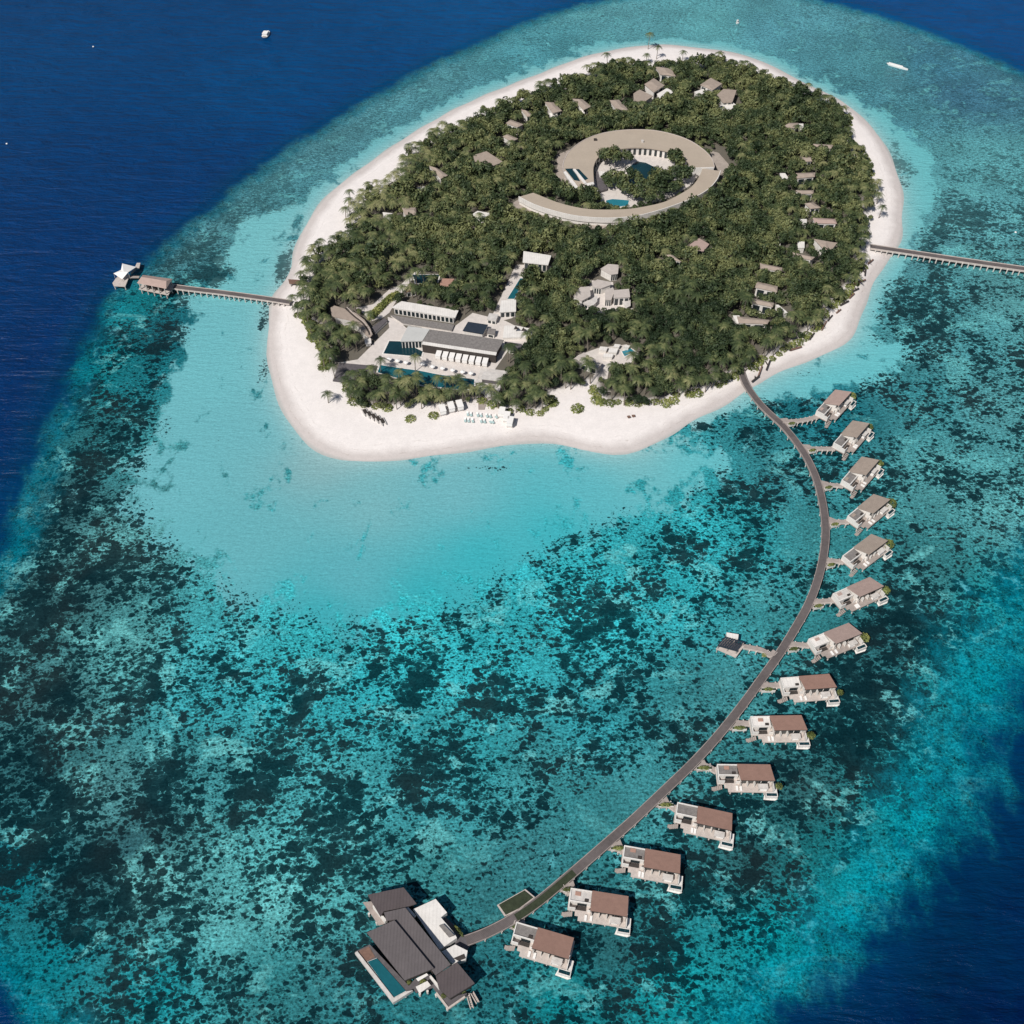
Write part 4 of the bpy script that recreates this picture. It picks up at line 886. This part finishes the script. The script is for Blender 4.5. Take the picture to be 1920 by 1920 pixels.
def pool(pts, m, lab, z=GL+.3, rim=m_white):
    P = WP(Z1(pts), z); t = thing('swimming_pool', lab, 'pool', at_base(P, GL)); part('rim', rim, t, lambda b: b.prism(inset_m(P, -.7), GL-.6, z-.03)); part('pool_water', m, t, lambda b: b.prism(P, z-.029, z+.02)); EXCL.append((P, .5)); return t
pool([(745,782),(860,800),(975,815),(1100,840),(1310,868),(1305,930),(1200,925),(1010,905),(850,860),(730,825)], m_pool, 'long teal swimming pool in front of the main complex'); excl(WP(Z1([(745,782),(860,800),(975,815),(1100,840),(1310,868),(1305,930),(1200,925),(1010,905),(850,860),(730,825)]), GL), 1.0, 5.0)
pool([(800,638),(870,640),(1000,700),(990,732),(765,712)], m_poold, 'black reflecting pool left of the main building')
pool([(940,240),(1100,240),(1085,295),(960,290)], m_poold, 'dark pool beside the spa roof upper left of the main complex')
pool([(1585,262),(1612,262),(1550,385),(1508,385)], m_pool, 'narrow teal pool leading up to the white northern pavilion')
def mc(name, pts, z, m, lab, **kw): return pxbuild(name, Z1(pts), z, m, lab, kw.pop('cat', 'building'), mg=.6, south=kw.pop('south', 0), **kw)
mc('long_wing', [(870,398),(1215,455),(1195,497),(815,437)], 5.2, m_white, 'long white flat-roofed wing behind the main building', wins=14, eave=1.0)
mc('main_building', [(1045,568),(1488,632),(1445,705),(1000,638)], 6.4, m_gravel, 'main building with long grey-brown flat roof and white fascia above a row of cabanas', wall=m_dark, wins=10, eave=1.0)
mc('main_annex', [(912,548),(1043,566),(998,638),(865,640)], 6.0, mat('pale_grey_membrane', (.5, .5, .48, 1), .8, .08, .3), 'pale grey flat-roofed block joined to the left of the main building', wins=6, eave=.7)
mc('main_fascia', [(1000,640),(1445,706),(1440,722),(995,656)], 6.3, m_white, 'white front canopy strip of the main building', eave=.1, wall=m_dark, cat='canopy')
mc('service_block', [(1490,640),(1595,655),(1580,700),(1510,690)], 3.6, m_slate, 'small slate-roofed block at the right end of the main building', wins=1, eave=.2)
mc('solar_roof', [(1272,522),(1392,540),(1362,596),(1240,575)], 4.6, m_panel, 'square pavilion with dark blue panelled roof between the wing and the terrace', cat='pavilion', eave=.5)
mc('white_pavilion', [(1605,98),(1772,125),(1752,182),(1600,165)], 6.0, m_white, 'white northern pavilion at the head of the narrow pool', wins=5, eave=.8, wall=m_whiter)
mc('bar_pavilion', [(1470,395),(1560,390),(1560,460),(1460,465)], 5.0, m_white, 'white pavilion at the lower end of the narrow pool', wins=3, eave=.5)
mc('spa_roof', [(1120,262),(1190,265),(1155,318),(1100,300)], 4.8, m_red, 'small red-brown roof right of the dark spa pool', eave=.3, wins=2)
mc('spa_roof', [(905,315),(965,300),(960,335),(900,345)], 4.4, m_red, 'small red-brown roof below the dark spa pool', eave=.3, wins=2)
mc('curved_terrace', [(1490,545),(1560,545),(1640,562),(1658,590),(1650,615),(1480,618)], 3.2, m_white, 'white rounded terrace building at the right end of the complex', eave=.2)
mc('roof_pavilion', [(1395,560),(1440,566),(1430,600),(1385,590)], 4.0, m_gravel, 'small grey roof between the solar pavilion and the white rounded terrace', cat='pavilion', eave=.3, wins=1)
mc('kitchen_block', [(1400,470),(1455,478),(1440,515),(1385,505)], 4.2, m_whiter, 'pale flat-roofed block below the path to the narrow pool', eave=.3, wins=2)
mc('deck_trellis', [(1365,820),(1500,830),(1470,880),(1350,865)], 4.0, m_whiter, 'pale slatted trellis roof over the deck at the right end of the pool', cat='trellis', eave=.4, wall=m_slate)
mc('bar_counter', [(1330,905),(1395,912),(1385,940),(1322,932)], 3.2, m_white, 'small white roofed counter at the lower right corner of the pool terrace', cat='bar', eave=.3)
mc('changing_block', [(690,560),(770,500),(790,515),(715,585)], 3.0, m_slate, 'low dark block beside the path right of the leaf-shaped roof', cat='block', eave=.2)
mc('wing_terrace', [(805,480),(1190,540),(1175,575),(880,530)], 2.6, m_gravel, 'grey terrace roof in front of the long white wing', cat='terrace', eave=.2, wall=m_whiter)
for k_, (x, y) in enumerate(((800,745),(850,755),(900,765),(1000,775),(1060,790),(1120,800),(1180,812),(1240,822),(1290,830))):
    q = W(*Z1([(x, y)])[0], 3.6); t = thing('parasol', ['leftmost', 'second from left', 'third from left', 'fourth from left', 'middle', 'fourth from right', 'third from right', 'second from right', 'rightmost'][k_]+' white parasol along the upper edge of the long pool', 'parasol', (*q, GL), 0, 'white parasols along the long pool')
    MB().tube([(0, 0, .1), (0, 0, 2.3)], [.05, .05], 5).build('pole', m_edge, t); MB().fan((0, 0, 2.6), [(1.1*math.cos(a_*math.pi/4), 1.1*math.sin(a_*math.pi/4), 2.15) for a_ in range(8)]).build('canopy', m_canvas, t)
for k_, (x, y) in enumerate(((1560,580),(1605,590),(1640,598))):
    q = W(*Z1([(x, y)])[0], 3.3); t = thing('sun_sail', ['left', 'middle', 'right'][k_]+' dark triangular sail on the white rounded terrace', 'sail', (*q, 3.2), 0, 'dark triangular sails')
    part('sail', m_dark, t, lambda b: b.prism([(q[0]-1.1, q[1]-1.0), (q[0]+1.3, q[1]-.8), (q[0]-.1, q[1]+1.6)], 5.2, 5.26)); part('mast', m_edge, t, lambda b: b.tube([(*q, 3.2), (*q, 5.2)], [.06, .06], 5))
# leaf-shaped pavilion by the left jetty
lf = [(447,438),(470,425),(520,440),(600,470),(650,510),(685,560),(700,598),(682,618),(655,600),(620,550),(560,512),(455,490)]
P = WP(Z1(lf), 5.5); t = thing('arrival_hall', 'leaf-shaped tan roof with curved dark ridge slot at the island end of the left jetty', 'building', at_base(P, GL))
part('roof', m_tan, t, lambda b: b.prism(P, 5.2, 5.5)); part('wall', m_whiter, t, lambda b: b.prism(inset(P, .85), GL-.5, 5.19))
rl = catmull(WP(Z1([(535,440),(590,490),(640,530),(675,580),(680,600)]), 5.6), 1); part('ridge_slot', m_dark, t, lambda b: b.ribbon(offset(rl, .35), offset(rl, -.35), 5.502, 5.6)); excl(P, 2.2, 3.5)
part('ridge_trim', m_edge, t, lambda b: b.ribbon(offset(rl, 1.0), offset(rl, .75), 5.502, 5.75))
P = WP(Z1([(610,680),(650,672),(655,705),(630,712)]), 3.2); pxbuild('ticket_kiosk', Z1([(650,625),(690,620),(692,650),(655,655)]), 3.6, m_white, 'small white kiosk below the leaf-shaped roof', 'kiosk', mg=.3, south=0)
# cabana row in front of the main building
cab = None
for i in range(8):
    px, py = Z1([(1095+i*40, 712+i*6.3)])[0]; q = W(px, py, 4.2)
    if cab is None:
        cab = thing('cabana', 'white draped square cabana in the row before the main building, leftmost', 'cabana', (*q, GL), 0, 'white cabanas in front of the main building')
        MB().prism([(-1.15, -1.9), (1.15, -1.9), (1.15, 1.9), (-1.15, 1.9)], 2.6, 2.75).build('canopy', m_canvas, cab)
        for x in (-1.0, 1.0):
            for y in (-1.35, 1.35): MB().box(x-.08, x+.08, y-.08, y+.08, 0, 2.6).build('post', m_edge, cab)
        MB().box(-.85, .85, -1.2, 1.0, .13, .6).build('daybed', m_canvas, cab); MB().box(-1.05, 1.05, -1.75, -1.69, 1.1, 2.55).build('curtain', m_canvas, cab); cab.rotation_euler = (0, 0, R(-10)); ck = KIDS(cab)
    else:
        lb = ['', 'second', 'third', 'fourth', 'fifth', 'sixth', 'seventh', 'rightmost'][i]
        dup(cab, (*q, GL), R(-10), f'white draped square cabana in the row before the main building, {lb} from the left' if i < 7 else 'white draped square cabana in the row before the main building, rightmost', 1, ck)
# beach parasols, cabanas and loungers
def beach_cab(px, py, s, lab, grp, rz):
    q = W(px, py, 4.0); c = dup(cab, (*q, GL-.05), rz, lab, s, ck); c['group'] = grp; c.name = 'beach_cabana'; excl([(q[0]-2, q[1]-3), (q[0]+2, q[1]-3), (q[0]+2, q[1]+2), (q[0]-2, q[1]+2)], .2); return c
for k_, (x, y) in enumerate(((1118,1045),(1170,1028),(1222,1018))): beach_cab(*Z1([(x, y)])[0], 1.15, ['left', 'middle', 'right'][k_]+' white beach canopy of the three left of the turquoise loungers', 'white canopies on the beach left of the loungers', R(15))
for k_, (x, y) in enumerate(((1475,1058),(1505,1085),(1525,1115))): beach_cab(*Z1([(x, y)])[0], 1.1, ['upper', 'middle', 'lower'][k_]+' white beach canopy of the stepped three right of the loungers', 'white canopies on the beach right of the loungers', R(-10))
t0 = None
def lounger(px, py, lab, grp, m, rz=0):
    global t0, lk
    q = W(px, py, GL)
    if t0 is None:
        t0 = thing('sun_lounger', lab, 'sun lounger', (*q, GL), rz, grp)
        MB().slab([(-.45, -1.0, .4), (.45, -1.0, .4), (.45, .4, .4), (-.45, .4, .4)], .15).build('mattress', m_blue, t0)
        MB().slab([(-.45, .42, .4), (.45, .42, .4), (.45, 1.1, .85), (-.45, 1.1, .85)], .12).build('backrest', m_canvas, t0)
        for x in (-.4, .4):
            for y in (-.9, .8): MB().box(x-.04, x+.04, y-.04, y+.04, 0, .26).build('leg', m_edge, t0)
        lk = KIDS(t0); return
    dup(t0, (*q, GL), rz, lab, 1, lk)['group'] = grp
k_ = 0
for row, (y0, xs_) in enumerate(((1080, (1270, 1290, 1330, 1350, 1385, 1405, 1440)), (1117, (1255, 1275, 1300, 1350, 1370, 1405, 1420)))):
    for j, x in enumerate(xs_):
        px, py = Z1([(x, y0+(j*2.5 if row == 0 else j*1.5))])[0]
        lounger(px, py, ('turquoise sun lounger in the upper row on the sand, ' if row == 0 else 'turquoise sun lounger in the lower row on the sand, ')+['leftmost', 'second from left', 'third from left', 'in the middle', 'third from right', 'second from right', 'rightmost'][j], 'sun loungers on the beach', m_blue, R(8+j*3))
for j in range(5):
    px, py = Z1([(655+j*26, 1058+j*14)])[0]; q = W(px, py, GL+1)
    t = thing('catamaran', ['leftmost', 'second from left', 'middle', 'fourth from left', 'rightmost'][j]+' small beached boat in the diagonal row on the left beach', 'boat', (*q, GL), R(-65), 'small boats beached in a row')
    def hull(y): 
        b = MB(); b.prism([(-2.2, y-.25), (1.5, y-.28), (2.4, y), (1.5, y+.28), (-2.2, y+.25)], .1, .55); return b
    hull(-.8).build('hull', m_whiter, t); hull(.8).build('hull', m_whiter, t); MB().box(-1.6, 1.0, -.75, .75, .56, .64).build('trampoline', m_dark, t); MB().tube([(0, 0, .6), (0, 0, 2.2)], [.05, .04], 5).build('mast', m_dark, t)
q = W(1183, 782, GL); t = thing('driftwood_hut', 'small brown timber bench with low table alone on the south beach', 'bench', (*q, GL-.1)); part('seat', m_wood, t, lambda b: (b.box(-1.6, -.4, -.6, .6, GL+.4, GL+.6, .3, q), b.box(.4, 1.7, -.3, .8, GL+.3, GL+.5, .1, q))); part('leg', m_dark, t, lambda b: [b.box(x-.1, x+.1, -.1, .1, GL-.1, GL+.35, 0, q) for x in (-1, 1)])
q = W(1180, 585, GL)
# boats
def boat(name, px, py, L_, B_, ang, lab, cabin=True):
    q = W(px, py, .4); t = thing(name, lab, 'boat', (*q, 0), R(ang))
    def ringp(k, z, n=16):
        out = []
        for i in range(n):
            u = i/n*2*math.pi; x = math.cos(u); y = math.sin(u); x_ = x*L_/2; wd = B_/2*(1 if x < .2 else (1-((x-.2)/.8)**2)**.5 if x < 1 else 0)
            out.append((x_*k if x < 0 else x_*(.9+.1*k), (abs(math.sin(u))**.5)*np.sign(y)*wd*k, z))
        return out
    b = MB(); r0, r1 = ringp(.8, -.3), ringp(1, .9); o = 0; b.v += r0+r1; n = len(r0)
    for i in range(n): b.f.append((i, (i+1) % n, n+(i+1) % n, n+i))
    b.f.append(tuple(range(n))[::-1]); b.f.append(tuple(range(n, 2*n))); b.build('hull', m_boatw, t)
    if not cabin:
        MB().box(-L_*.4, L_*.25, -B_*.36, B_*.36, .91, 1.5).build('canopy', m_canvas, t); return t
    MB().box(-L_*.28, L_*.18, -B_*.33, B_*.33, .91, 2.1).build('cabin', m_boatw, t)
    MB().box(-L_*.22, L_*.2, -B_*.34, B_*.34, 1.4, 1.9).build('window', m_glass, t)
    MB().box(-L_*.3, L_*.14, -B_*.38, B_*.38, 2.101, 2.25).build('cabin_roof', m_canvas, t)
    MB().box(-L_*.46, -L_*.3, -B_*.3, B_*.3, .91, .98).build('aft_deck', m_deck, t)
    return t
boat('motor_boat', 499, 65, 9.5, 4.2, 82, 'white motor boat moored on the deep blue water at upper left')
boat('tour_boat', 1682, 125, 13.5, 1.5, -34, 'long slim white boat crossing the reef at upper right', False)
boat('dinghy', 1383, 43, 2.4, 1.4, 20, 'tiny white dinghy over the reef beyond the north beach')
for (x, y, lb) in ((13, 270, 'tiny pale mooring buoy at the far left edge of the deep water'), (175, 88, 'tiny pale mooring buoy in the deep water at upper left'), (1904, 436, 'small white mooring buoy above the reef near the right edge')):
    q = W(x, y); t = thing('mooring_buoy', lb, 'buoy', (*q, 0), 0, 'mooring buoys')
    b = MB(); b.tube([(0, 0, -.2), (0, 0, .1), (0, 0, .4), (0, 0, .6)], [.3, .55, .5, .2], 10); b.build('float', m_boatw, t); MB().tube([(0, 0, .6), (0, 0, 1.0)], [.06, .05], 5).build('ring', m_dark, t)
P = WP([(540,522),(572,524),(572,530),(542,530)], 3); t = thing('dive_platform', 'low brown timber deck on the sand just above the left jetty', 'deck', at_base(P, GL)); part('deck', m_wood, t, lambda b: b.prism(P, 2.2, 2.6)); part('leg', m_dark, t, lambda b: [b.box(-.15, .15, -.15, .15, .4, 2.19, 0, q) for q in inset(P, .8)])

# driftwood along the south-east beach
for k_, (x, y) in enumerate(((1632,492),(1622,512),(1612,530),(1604,545),(1597,556),(1583,570),(1572,585),(1556,598),(1545,612),(1522,632),(1492,655),(1440,686),(1425,697),(1416,712))):
    q = W(x, y, 1.2); L_ = random.uniform(3.5, 7); a_ = R(random.uniform(20, 80))
    t = thing('driftwood', 'weathered branching driftwood log lying on the south-east beach', 'driftwood', (q[0], q[1], 1.15), a_, 'driftwood logs on the south-east beach')
    b = MB(); b.tube([(-.15, 0, .15), (.1, .05, .35)], [.2, .2], 6); o0 = len(b.v)
    b.v = []; b.f = []
    b.box(-L_/2, L_/2, -.3, .3, .3, .8); b.build('log', m_dark if k_ % 2 else m_wood, t)
    MB().box(-.1, L_*.35, -.18, .18, .32, .7, R(38), (0, .2)).build('branch', m_dark, t)
# ------------------------------------------------------------------ trees
def crown_pts(seed, n, rad=3.7, h=3.2, size=.34):
    r = np.random.default_rng(seed); k = r.integers(7, 11); cs = []; rs = []
    for i in range(k):
        a = r.uniform(0, 6.28); d = rad*r.uniform(.15, .72) if i else 0
        cs.append((math.cos(a)*d, math.sin(a)*d, h*r.uniform(.2, .85) if i else h*.75)); rs.append(rad*r.uniform(.28, .5))
    cs = np.array(cs); rs = np.array(rs); w = rs**2; idx = r.choice(k, n, p=w/w.sum())
    u = r.normal(size=(n, 3)); u[:, 2] = np.abs(u[:, 2])*1.0-.35; u /= np.linalg.norm(u, axis=1)[:, None]
    c = cs[idx]+u*rs[idx][:, None]*r.uniform(.7, 1.08, n)[:, None]; c[:, 2] *= .95
    return quads(c, u, size*r.uniform(.6, 1.35, n), r, .55)
HT = 3.0
crowns = [quad_mesh('crown', crown_pts(100+i, 1150, 3.7, 3.2, .27)+np.array([0, 0, HT]), m_leaf) for i in range(9)]
def trunk_mb(h=3.6, r=.22, lean=(0, 0)):
    b = MB(); b.tube([(0, 0, -.5), (lean[0]*.3, lean[1]*.3, h*.5), (lean[0], lean[1], h)], [r, r*.8, r*.5], 6)
    for a in (0.4, 2.3, 4.4):
        b.tube([(lean[0]*.4, lean[1]*.4, h*.55), (lean[0]+math.cos(a)*1.3, lean[1]+math.sin(a)*1.3, h*1.15)], [r*.5, r*.25], 5)
    return b
tr0 = trunk_mb().build('trunk', m_trunk); trunk_me = tr0.data; bpy.data.objects.remove(tr0)
def palm_pts(seed):
    r = np.random.default_rng(seed); V = []
    nf = 13
    for i in range(nf):
        a = i*2.4+r.uniform(-.2, .2); L = r.uniform(2.9, 3.9); up = r.uniform(.1, 1.0) ; d = np.array([math.cos(a), math.sin(a), 0]); sd = np.array([-math.sin(a), math.cos(a), 0])
        prev = None
        for j in range(8):
            t0_ = j/8; t1 = (j+1)/8
            def P_(t): return d*L*t*(1-.12*t)+np.array([0, 0, up*1.6*t-(1.7+up)*t*t])
            p0, p1 = P_(t0_), P_(t1); wd = .5*math.sin(math.pi*min(1, t1*.85+.12))+.08
            for s in (-1, 1):
                q = (p1-p0); tip = sd*s*wd+q*.5-np.array([0, 0, .3*wd])
                V.append([p0, p0+q*.62, p0+q*.9+tip*.95, p0+q*.35+tip])
    return np.array(V)
PH = [6.0, 7.3, 8.6, 6.8]
palms = []
for i, h in enumerate(PH):
    r = np.random.default_rng(300+i); ln_ = (r.uniform(-1.3, 1.3), r.uniform(-1.3, 1.3))
    v = palm_pts(200+i)+np.array([ln_[0], ln_[1], h]); me = quad_mesh('crown', v, m_palm)
    b = MB(); b.tube([(0, 0, -.6), (ln_[0]*.25, ln_[1]*.25, h*.35), (ln_[0]*.6, ln_[1]*.6, h*.7), (ln_[0], ln_[1], h)], [.24, .17, .15, .12], 6)
    o = b.build('trunk', m_trunk); tm = o.data; bpy.data.objects.remove(o); palms.append((me, tm))
def ground_z(x, y): return float(gz(-sdf(shoreW, np.array([x]), np.array([y]))[0]))
# poisson-like points
vx = np.array([p[0] for p in vegW]); vy = np.array([p[1] for p in vegW])
cell = 3.9; pts = []
for yy in np.arange(vy.min(), vy.max(), cell):
    for xx in np.arange(vx.min(), vx.max(), cell):
        pts.append((xx+rng.uniform(-1.7, 1.7), yy+rng.uniform(-1.7, 1.7)))
pts = np.array(pts)
dv = sdf(vegW, pts[:, 0], pts[:, 1]); pts = pts[dv < -.6]; dv = dv[dv < -.6]
free = np.full(len(pts), 99.)
for poly, mg in EXCL: free = np.minimum(free, sdf(poly, pts[:, 0], pts[:, 1])-mg)
ok = free > 0.35; pts = pts[ok]; dv = dv[ok]; free = free[ok]
near_ds = -sdf(shoreW, pts[:, 0], pts[:, 1])
# palm likelihood: strong on the west and south, along the rim
pw = np.clip(.10+.5*np.exp(-((pts[:, 0]+75)/55)**2)*(pts[:, 1] < 520)+.22*(dv > -12)+.18*(pts[:, 1] < 345), 0, .75)
is_palm = rng.random(len(pts)) < pw
P1 = pts[is_palm]; P0 = pts[~is_palm]; F0 = free[~is_palm]; D0 = dv[~is_palm]
def camd(p): return np.sqrt(p[:, 0]**2+p[:, 1]**2+CAMH**2)
# explicit broadleaf trees inside the ring court
court = [W(*Z3([q])[0], 5) for q in ((800,330),(860,360),(900,320),(960,330),(870,480),(930,500),(900,560),(960,560),(850,520),(1080,520),(1120,580),(1180,540),(1060,620),(1140,640),(1200,600),(1250,540),(1330,340),(1380,400),(1340,450),(1420,440),(1300,500),(1390,520),(1440,490),(1320,570),(1250,480),(1200,470),(1260,560),(1010,460),(1020,610),(1350,560))]
P0 = np.concatenate([P0, np.array(court)]); F0 = np.concatenate([F0, np.full(len(court), 7.)]); D0 = np.concatenate([D0, np.full(len(court), -20.)])
o_ = np.argsort(camd(P0)); P0 = P0[o_]; F0 = F0[o_]; D0 = D0[o_]
N_IND = 300
def tree_scale(f, d): return float(np.clip(.52+.12*f, .52, 1.3 if f == 7 else 1.0)*np.clip(.6+.04*(-d), .6, 1))
tg = 'broadleaf trees of the island forest'
for i in range(min(N_IND, len(P0))):
    x, y = P0[i]; s = tree_scale(F0[i], D0[i])*rng.uniform(.68, 1.22)*(1.4 if rng.random() < .06 and 4 < F0[i] != 7 and D0[i] < -12 else 1)
    t = thing('broadleaf_tree', 'dense green broadleaf tree in the southern forest, its crown merging with its neighbours', 'tree', (x, y, ground_z(x, y)), rng.uniform(0, 6.28), tg); t.scale = (s, s, s*rng.uniform(.85, 1.2))
    c = bpy.data.objects.new('crown', crowns[i % 9]); C.objects.link(c); c.parent = t
    c = bpy.data.objects.new('trunk', trunk_me); C.objects.link(c); c.parent = t
# the rest of the forest as one mass
lo = [crown_pts(400+i, 430, 3.9, 3.2, .4)+np.array([0, 0, HT]) for i in range(8)]
chunks = []
for i in range(N_IND, len(P0)):
    x, y = P0[i]; s = tree_scale(F0[i], D0[i])*rng.uniform(.7, 1.25)*(1.4 if rng.random() < .06 and 4 < F0[i] != 7 and D0[i] < -12 else 1); a = rng.uniform(0, 6.28); ca, sa = math.cos(a), math.sin(a)
    v = lo[i % 8]*s; v = np.stack([v[..., 0]*ca-v[..., 1]*sa+x, v[..., 0]*sa+v[..., 1]*ca+y, v[..., 2]*rng.uniform(.8, 1.25)+GL], -1); chunks.append(v)
fo = bpy.data.objects.new('forest', quad_mesh('forest', np.concatenate(chunks), m_leaf)); C.objects.link(fo)
tag(fo, 'dense green broadleaf forest covering the middle and far parts of the island', 'forest', kind='stuff')
# palms
o_ = np.argsort(camd(P1)); P1 = P1[o_]
lone = [(1214,100),(1233,92),(1217,72),(1281,98),(1020,165),(905,215),(655,362),(652,378),(646,392),(690,345),(765,282),(598,455),(575,484),(590,468),(545,560),(1643,352),(1650,362),(1654,388),(1140,110),(1160,112),(555,575),(600,560),(625,690),(605,670),(612,735),(1647,340)]
P1far = P1[300-len(lone)-25:]; P1 = P1[:300-len(lone)-25]
pg = 'coconut palms rising from the forest'
def place_palm(x, y, s, i, label, grp):
    me, tm = palms[i % 4]
    t = thing('palm_tree', label, 'palm', (x, y, ground_z(x, y)), rng.uniform(0, 6.28), grp); t.scale = (s, s, s)
    c = bpy.data.objects.new('crown', me); C.objects.link(c); c.parent = t
    c = bpy.data.objects.new('trunk', tm); C.objects.link(c); c.parent = t
for i, (x, y) in enumerate(P1): place_palm(x, y, rng.uniform(.95, 1.3), i, 'coconut palm with star-shaped frond crown rising among the forest trees', pg)
for i, (x, y) in enumerate(lone):
    q = W(x, y, 7.5); place_palm(q[0], q[1], rng.uniform(.95, 1.15), i, 'coconut palm standing at the edge of the sand with open beach around it', 'coconut palms on the beach edge')
ch_ = []
for i, (x, y) in enumerate(P1far):
    v = palm_pts(600+i % 6)*rng.uniform(.95, 1.3); v[..., 2] += rng.uniform(5.0, 7.4)+GL; a = rng.uniform(0, 6.28); v = np.stack([v[..., 0]*math.cos(a)-v[..., 1]*math.sin(a)+x, v[..., 0]*math.sin(a)+v[..., 1]*math.cos(a)+y, v[..., 2]], -1); ch_.append(v)
fp = bpy.data.objects.new('palm_grove', quad_mesh('palm_grove', np.concatenate(ch_), m_palm)); C.objects.link(fp); tag(fp, 'coconut palm crowns scattered through the far half of the forest', 'palms', kind='stuff')
# palms among the pool terrace
for i, (x, y) in enumerate([(560,830),(600,860),(650,850),(700,860),(780,870),(850,850),(900,880),(940,890),(960,850),(1080,880),(1130,870),(1180,850),(1220,880),(1250,930),(1000,960),(860,960),(740,760),(950,760),(560,930),(620,950),(700,960),(790,940),(1060,950),(1150,950),(1340,920)]):
    q = W(*Z1([(x, y)])[0], 7.5); place_palm(q[0], q[1], rng.uniform(.9, 1.15), i+1, 'coconut palm between the long teal pool and the south-west beach', 'coconut palms by the pool')
# shrubs
def shr(px, py, rad, lab, grp=None, flat=.55, i=0):
    q = W(px, py, GL+.4); return bush_obj('beach_shrub', (q[0], q[1], ground_z(*q)-.1), rad, lab, 'shrub', grp, flat, i)
shr(1083, 765, 3.0, 'round dark green shrub alone on the sand below the inlet', None, .7, 1)
shr(770, 784, 2.6, 'low oval green shrub on the sand left of the beach canopies', None, .45, 2)
shr(813, 778, 2.4, 'bright green shrub just left of the beach canopies', None, .7, 0)
k_ = 0
rimp = catmull(WP([(556,590),(578,612),(580,640),(600,655),(602,690)], GL)+[], 3)
ends = [WP([(640,722),(652,745),(680,762),(720,768)], GL), WP([(905,757),(940,768),(975,775),(1010,778),(1035,768),(1038,752)], GL), WP([(1116,728),(1118,745),(1132,758),(1165,760),(1200,760),(1250,758),(1275,742),(1310,738)], GL), WP([(1350,725),(1385,705)], GL), WP([(1415,688),(1450,670),(1490,650),(1530,620),(1555,585),(1585,560),(1605,530),(1622,490)], GL), WP([(1636,325),(1622,290),(1602,262),(1588,240),(1595,225),(1580,207),(1560,195),(1520,175),(1480,160),(1440,145),(1390,125)], GL)]
for L in [rimp]+ends:
    for q in catmull(L, 3.4):
        for r_ in range(1):
            if k_ < 110:
                c0 = np.array(q)+rng.uniform(-.8, .8, 2); dx = np.array([15., 400.])-c0; dx /= np.linalg.norm(dx); c0 = c0+dx*rng.uniform(.5, 2.5)
                bush_obj('beach_shrub', (c0[0], c0[1], ground_z(*c0)-.2), rng.uniform(1.7, 3.0), 'light green scrub bush on the seaward edge of the forest next to the sand', 'shrub', 'scrub bushes along the beach edge', rng.uniform(.6, .9), k_); k_ += 1
# clipped hedge between the paths
hl = catmull(WP(Z1([(690,500),(740,450),(790,400),(840,365)]), GL), 1)
hb = []
for q in hl:
    v = foliage(160, 2.1, .35, int(abs(q[0]*7))+3, .8, -.2)+np.array([q[0], q[1], GL+.4]); hb.append(v)
ho = bpy.data.objects.new('hedge', quad_mesh('hedge', np.concatenate(hb), m_bush)); C.objects.link(ho); tag(ho, 'long clipped green hedge beside the pale path above the main complex', 'hedge')
# ------------------------------------------------------------------ light
SUN_EL = 50.0; SUN_AZ = 218.0   # direction the light comes FROM, measured clockwise from +y
w = bpy.data.worlds.new('World'); SC.world = w; w.use_nodes = True
sky = w.node_tree.nodes.new('ShaderNodeTexSky'); sky.sky_type = 'NISHITA'; sky.sun_disc = False
sky.sun_elevation = R(SUN_EL); sky.sun_rotation = R(SUN_AZ)
bg = w.node_tree.nodes['Background']; bg.inputs[1].default_value = .055
w.node_tree.links.new(sky.outputs[0], bg.inputs[0])
sl = bpy.data.lights.new('sun', 'SUN'); sl.energy = 4.35; sl.angle = R(.5); sl.color = (1, .955, .9)
so = bpy.data.objects.new('sun', sl); C.objects.link(so)
so.rotation_euler = (R(90-SUN_EL), 0, R(-SUN_AZ+180))
SC.view_settings.view_transform = 'Standard'; SC.view_settings.look = 'None'; SC.view_settings.gamma = 1
SC.view_settings.exposure = 0
SC.render.resolution_x = SC.render.resolution_y = 1024
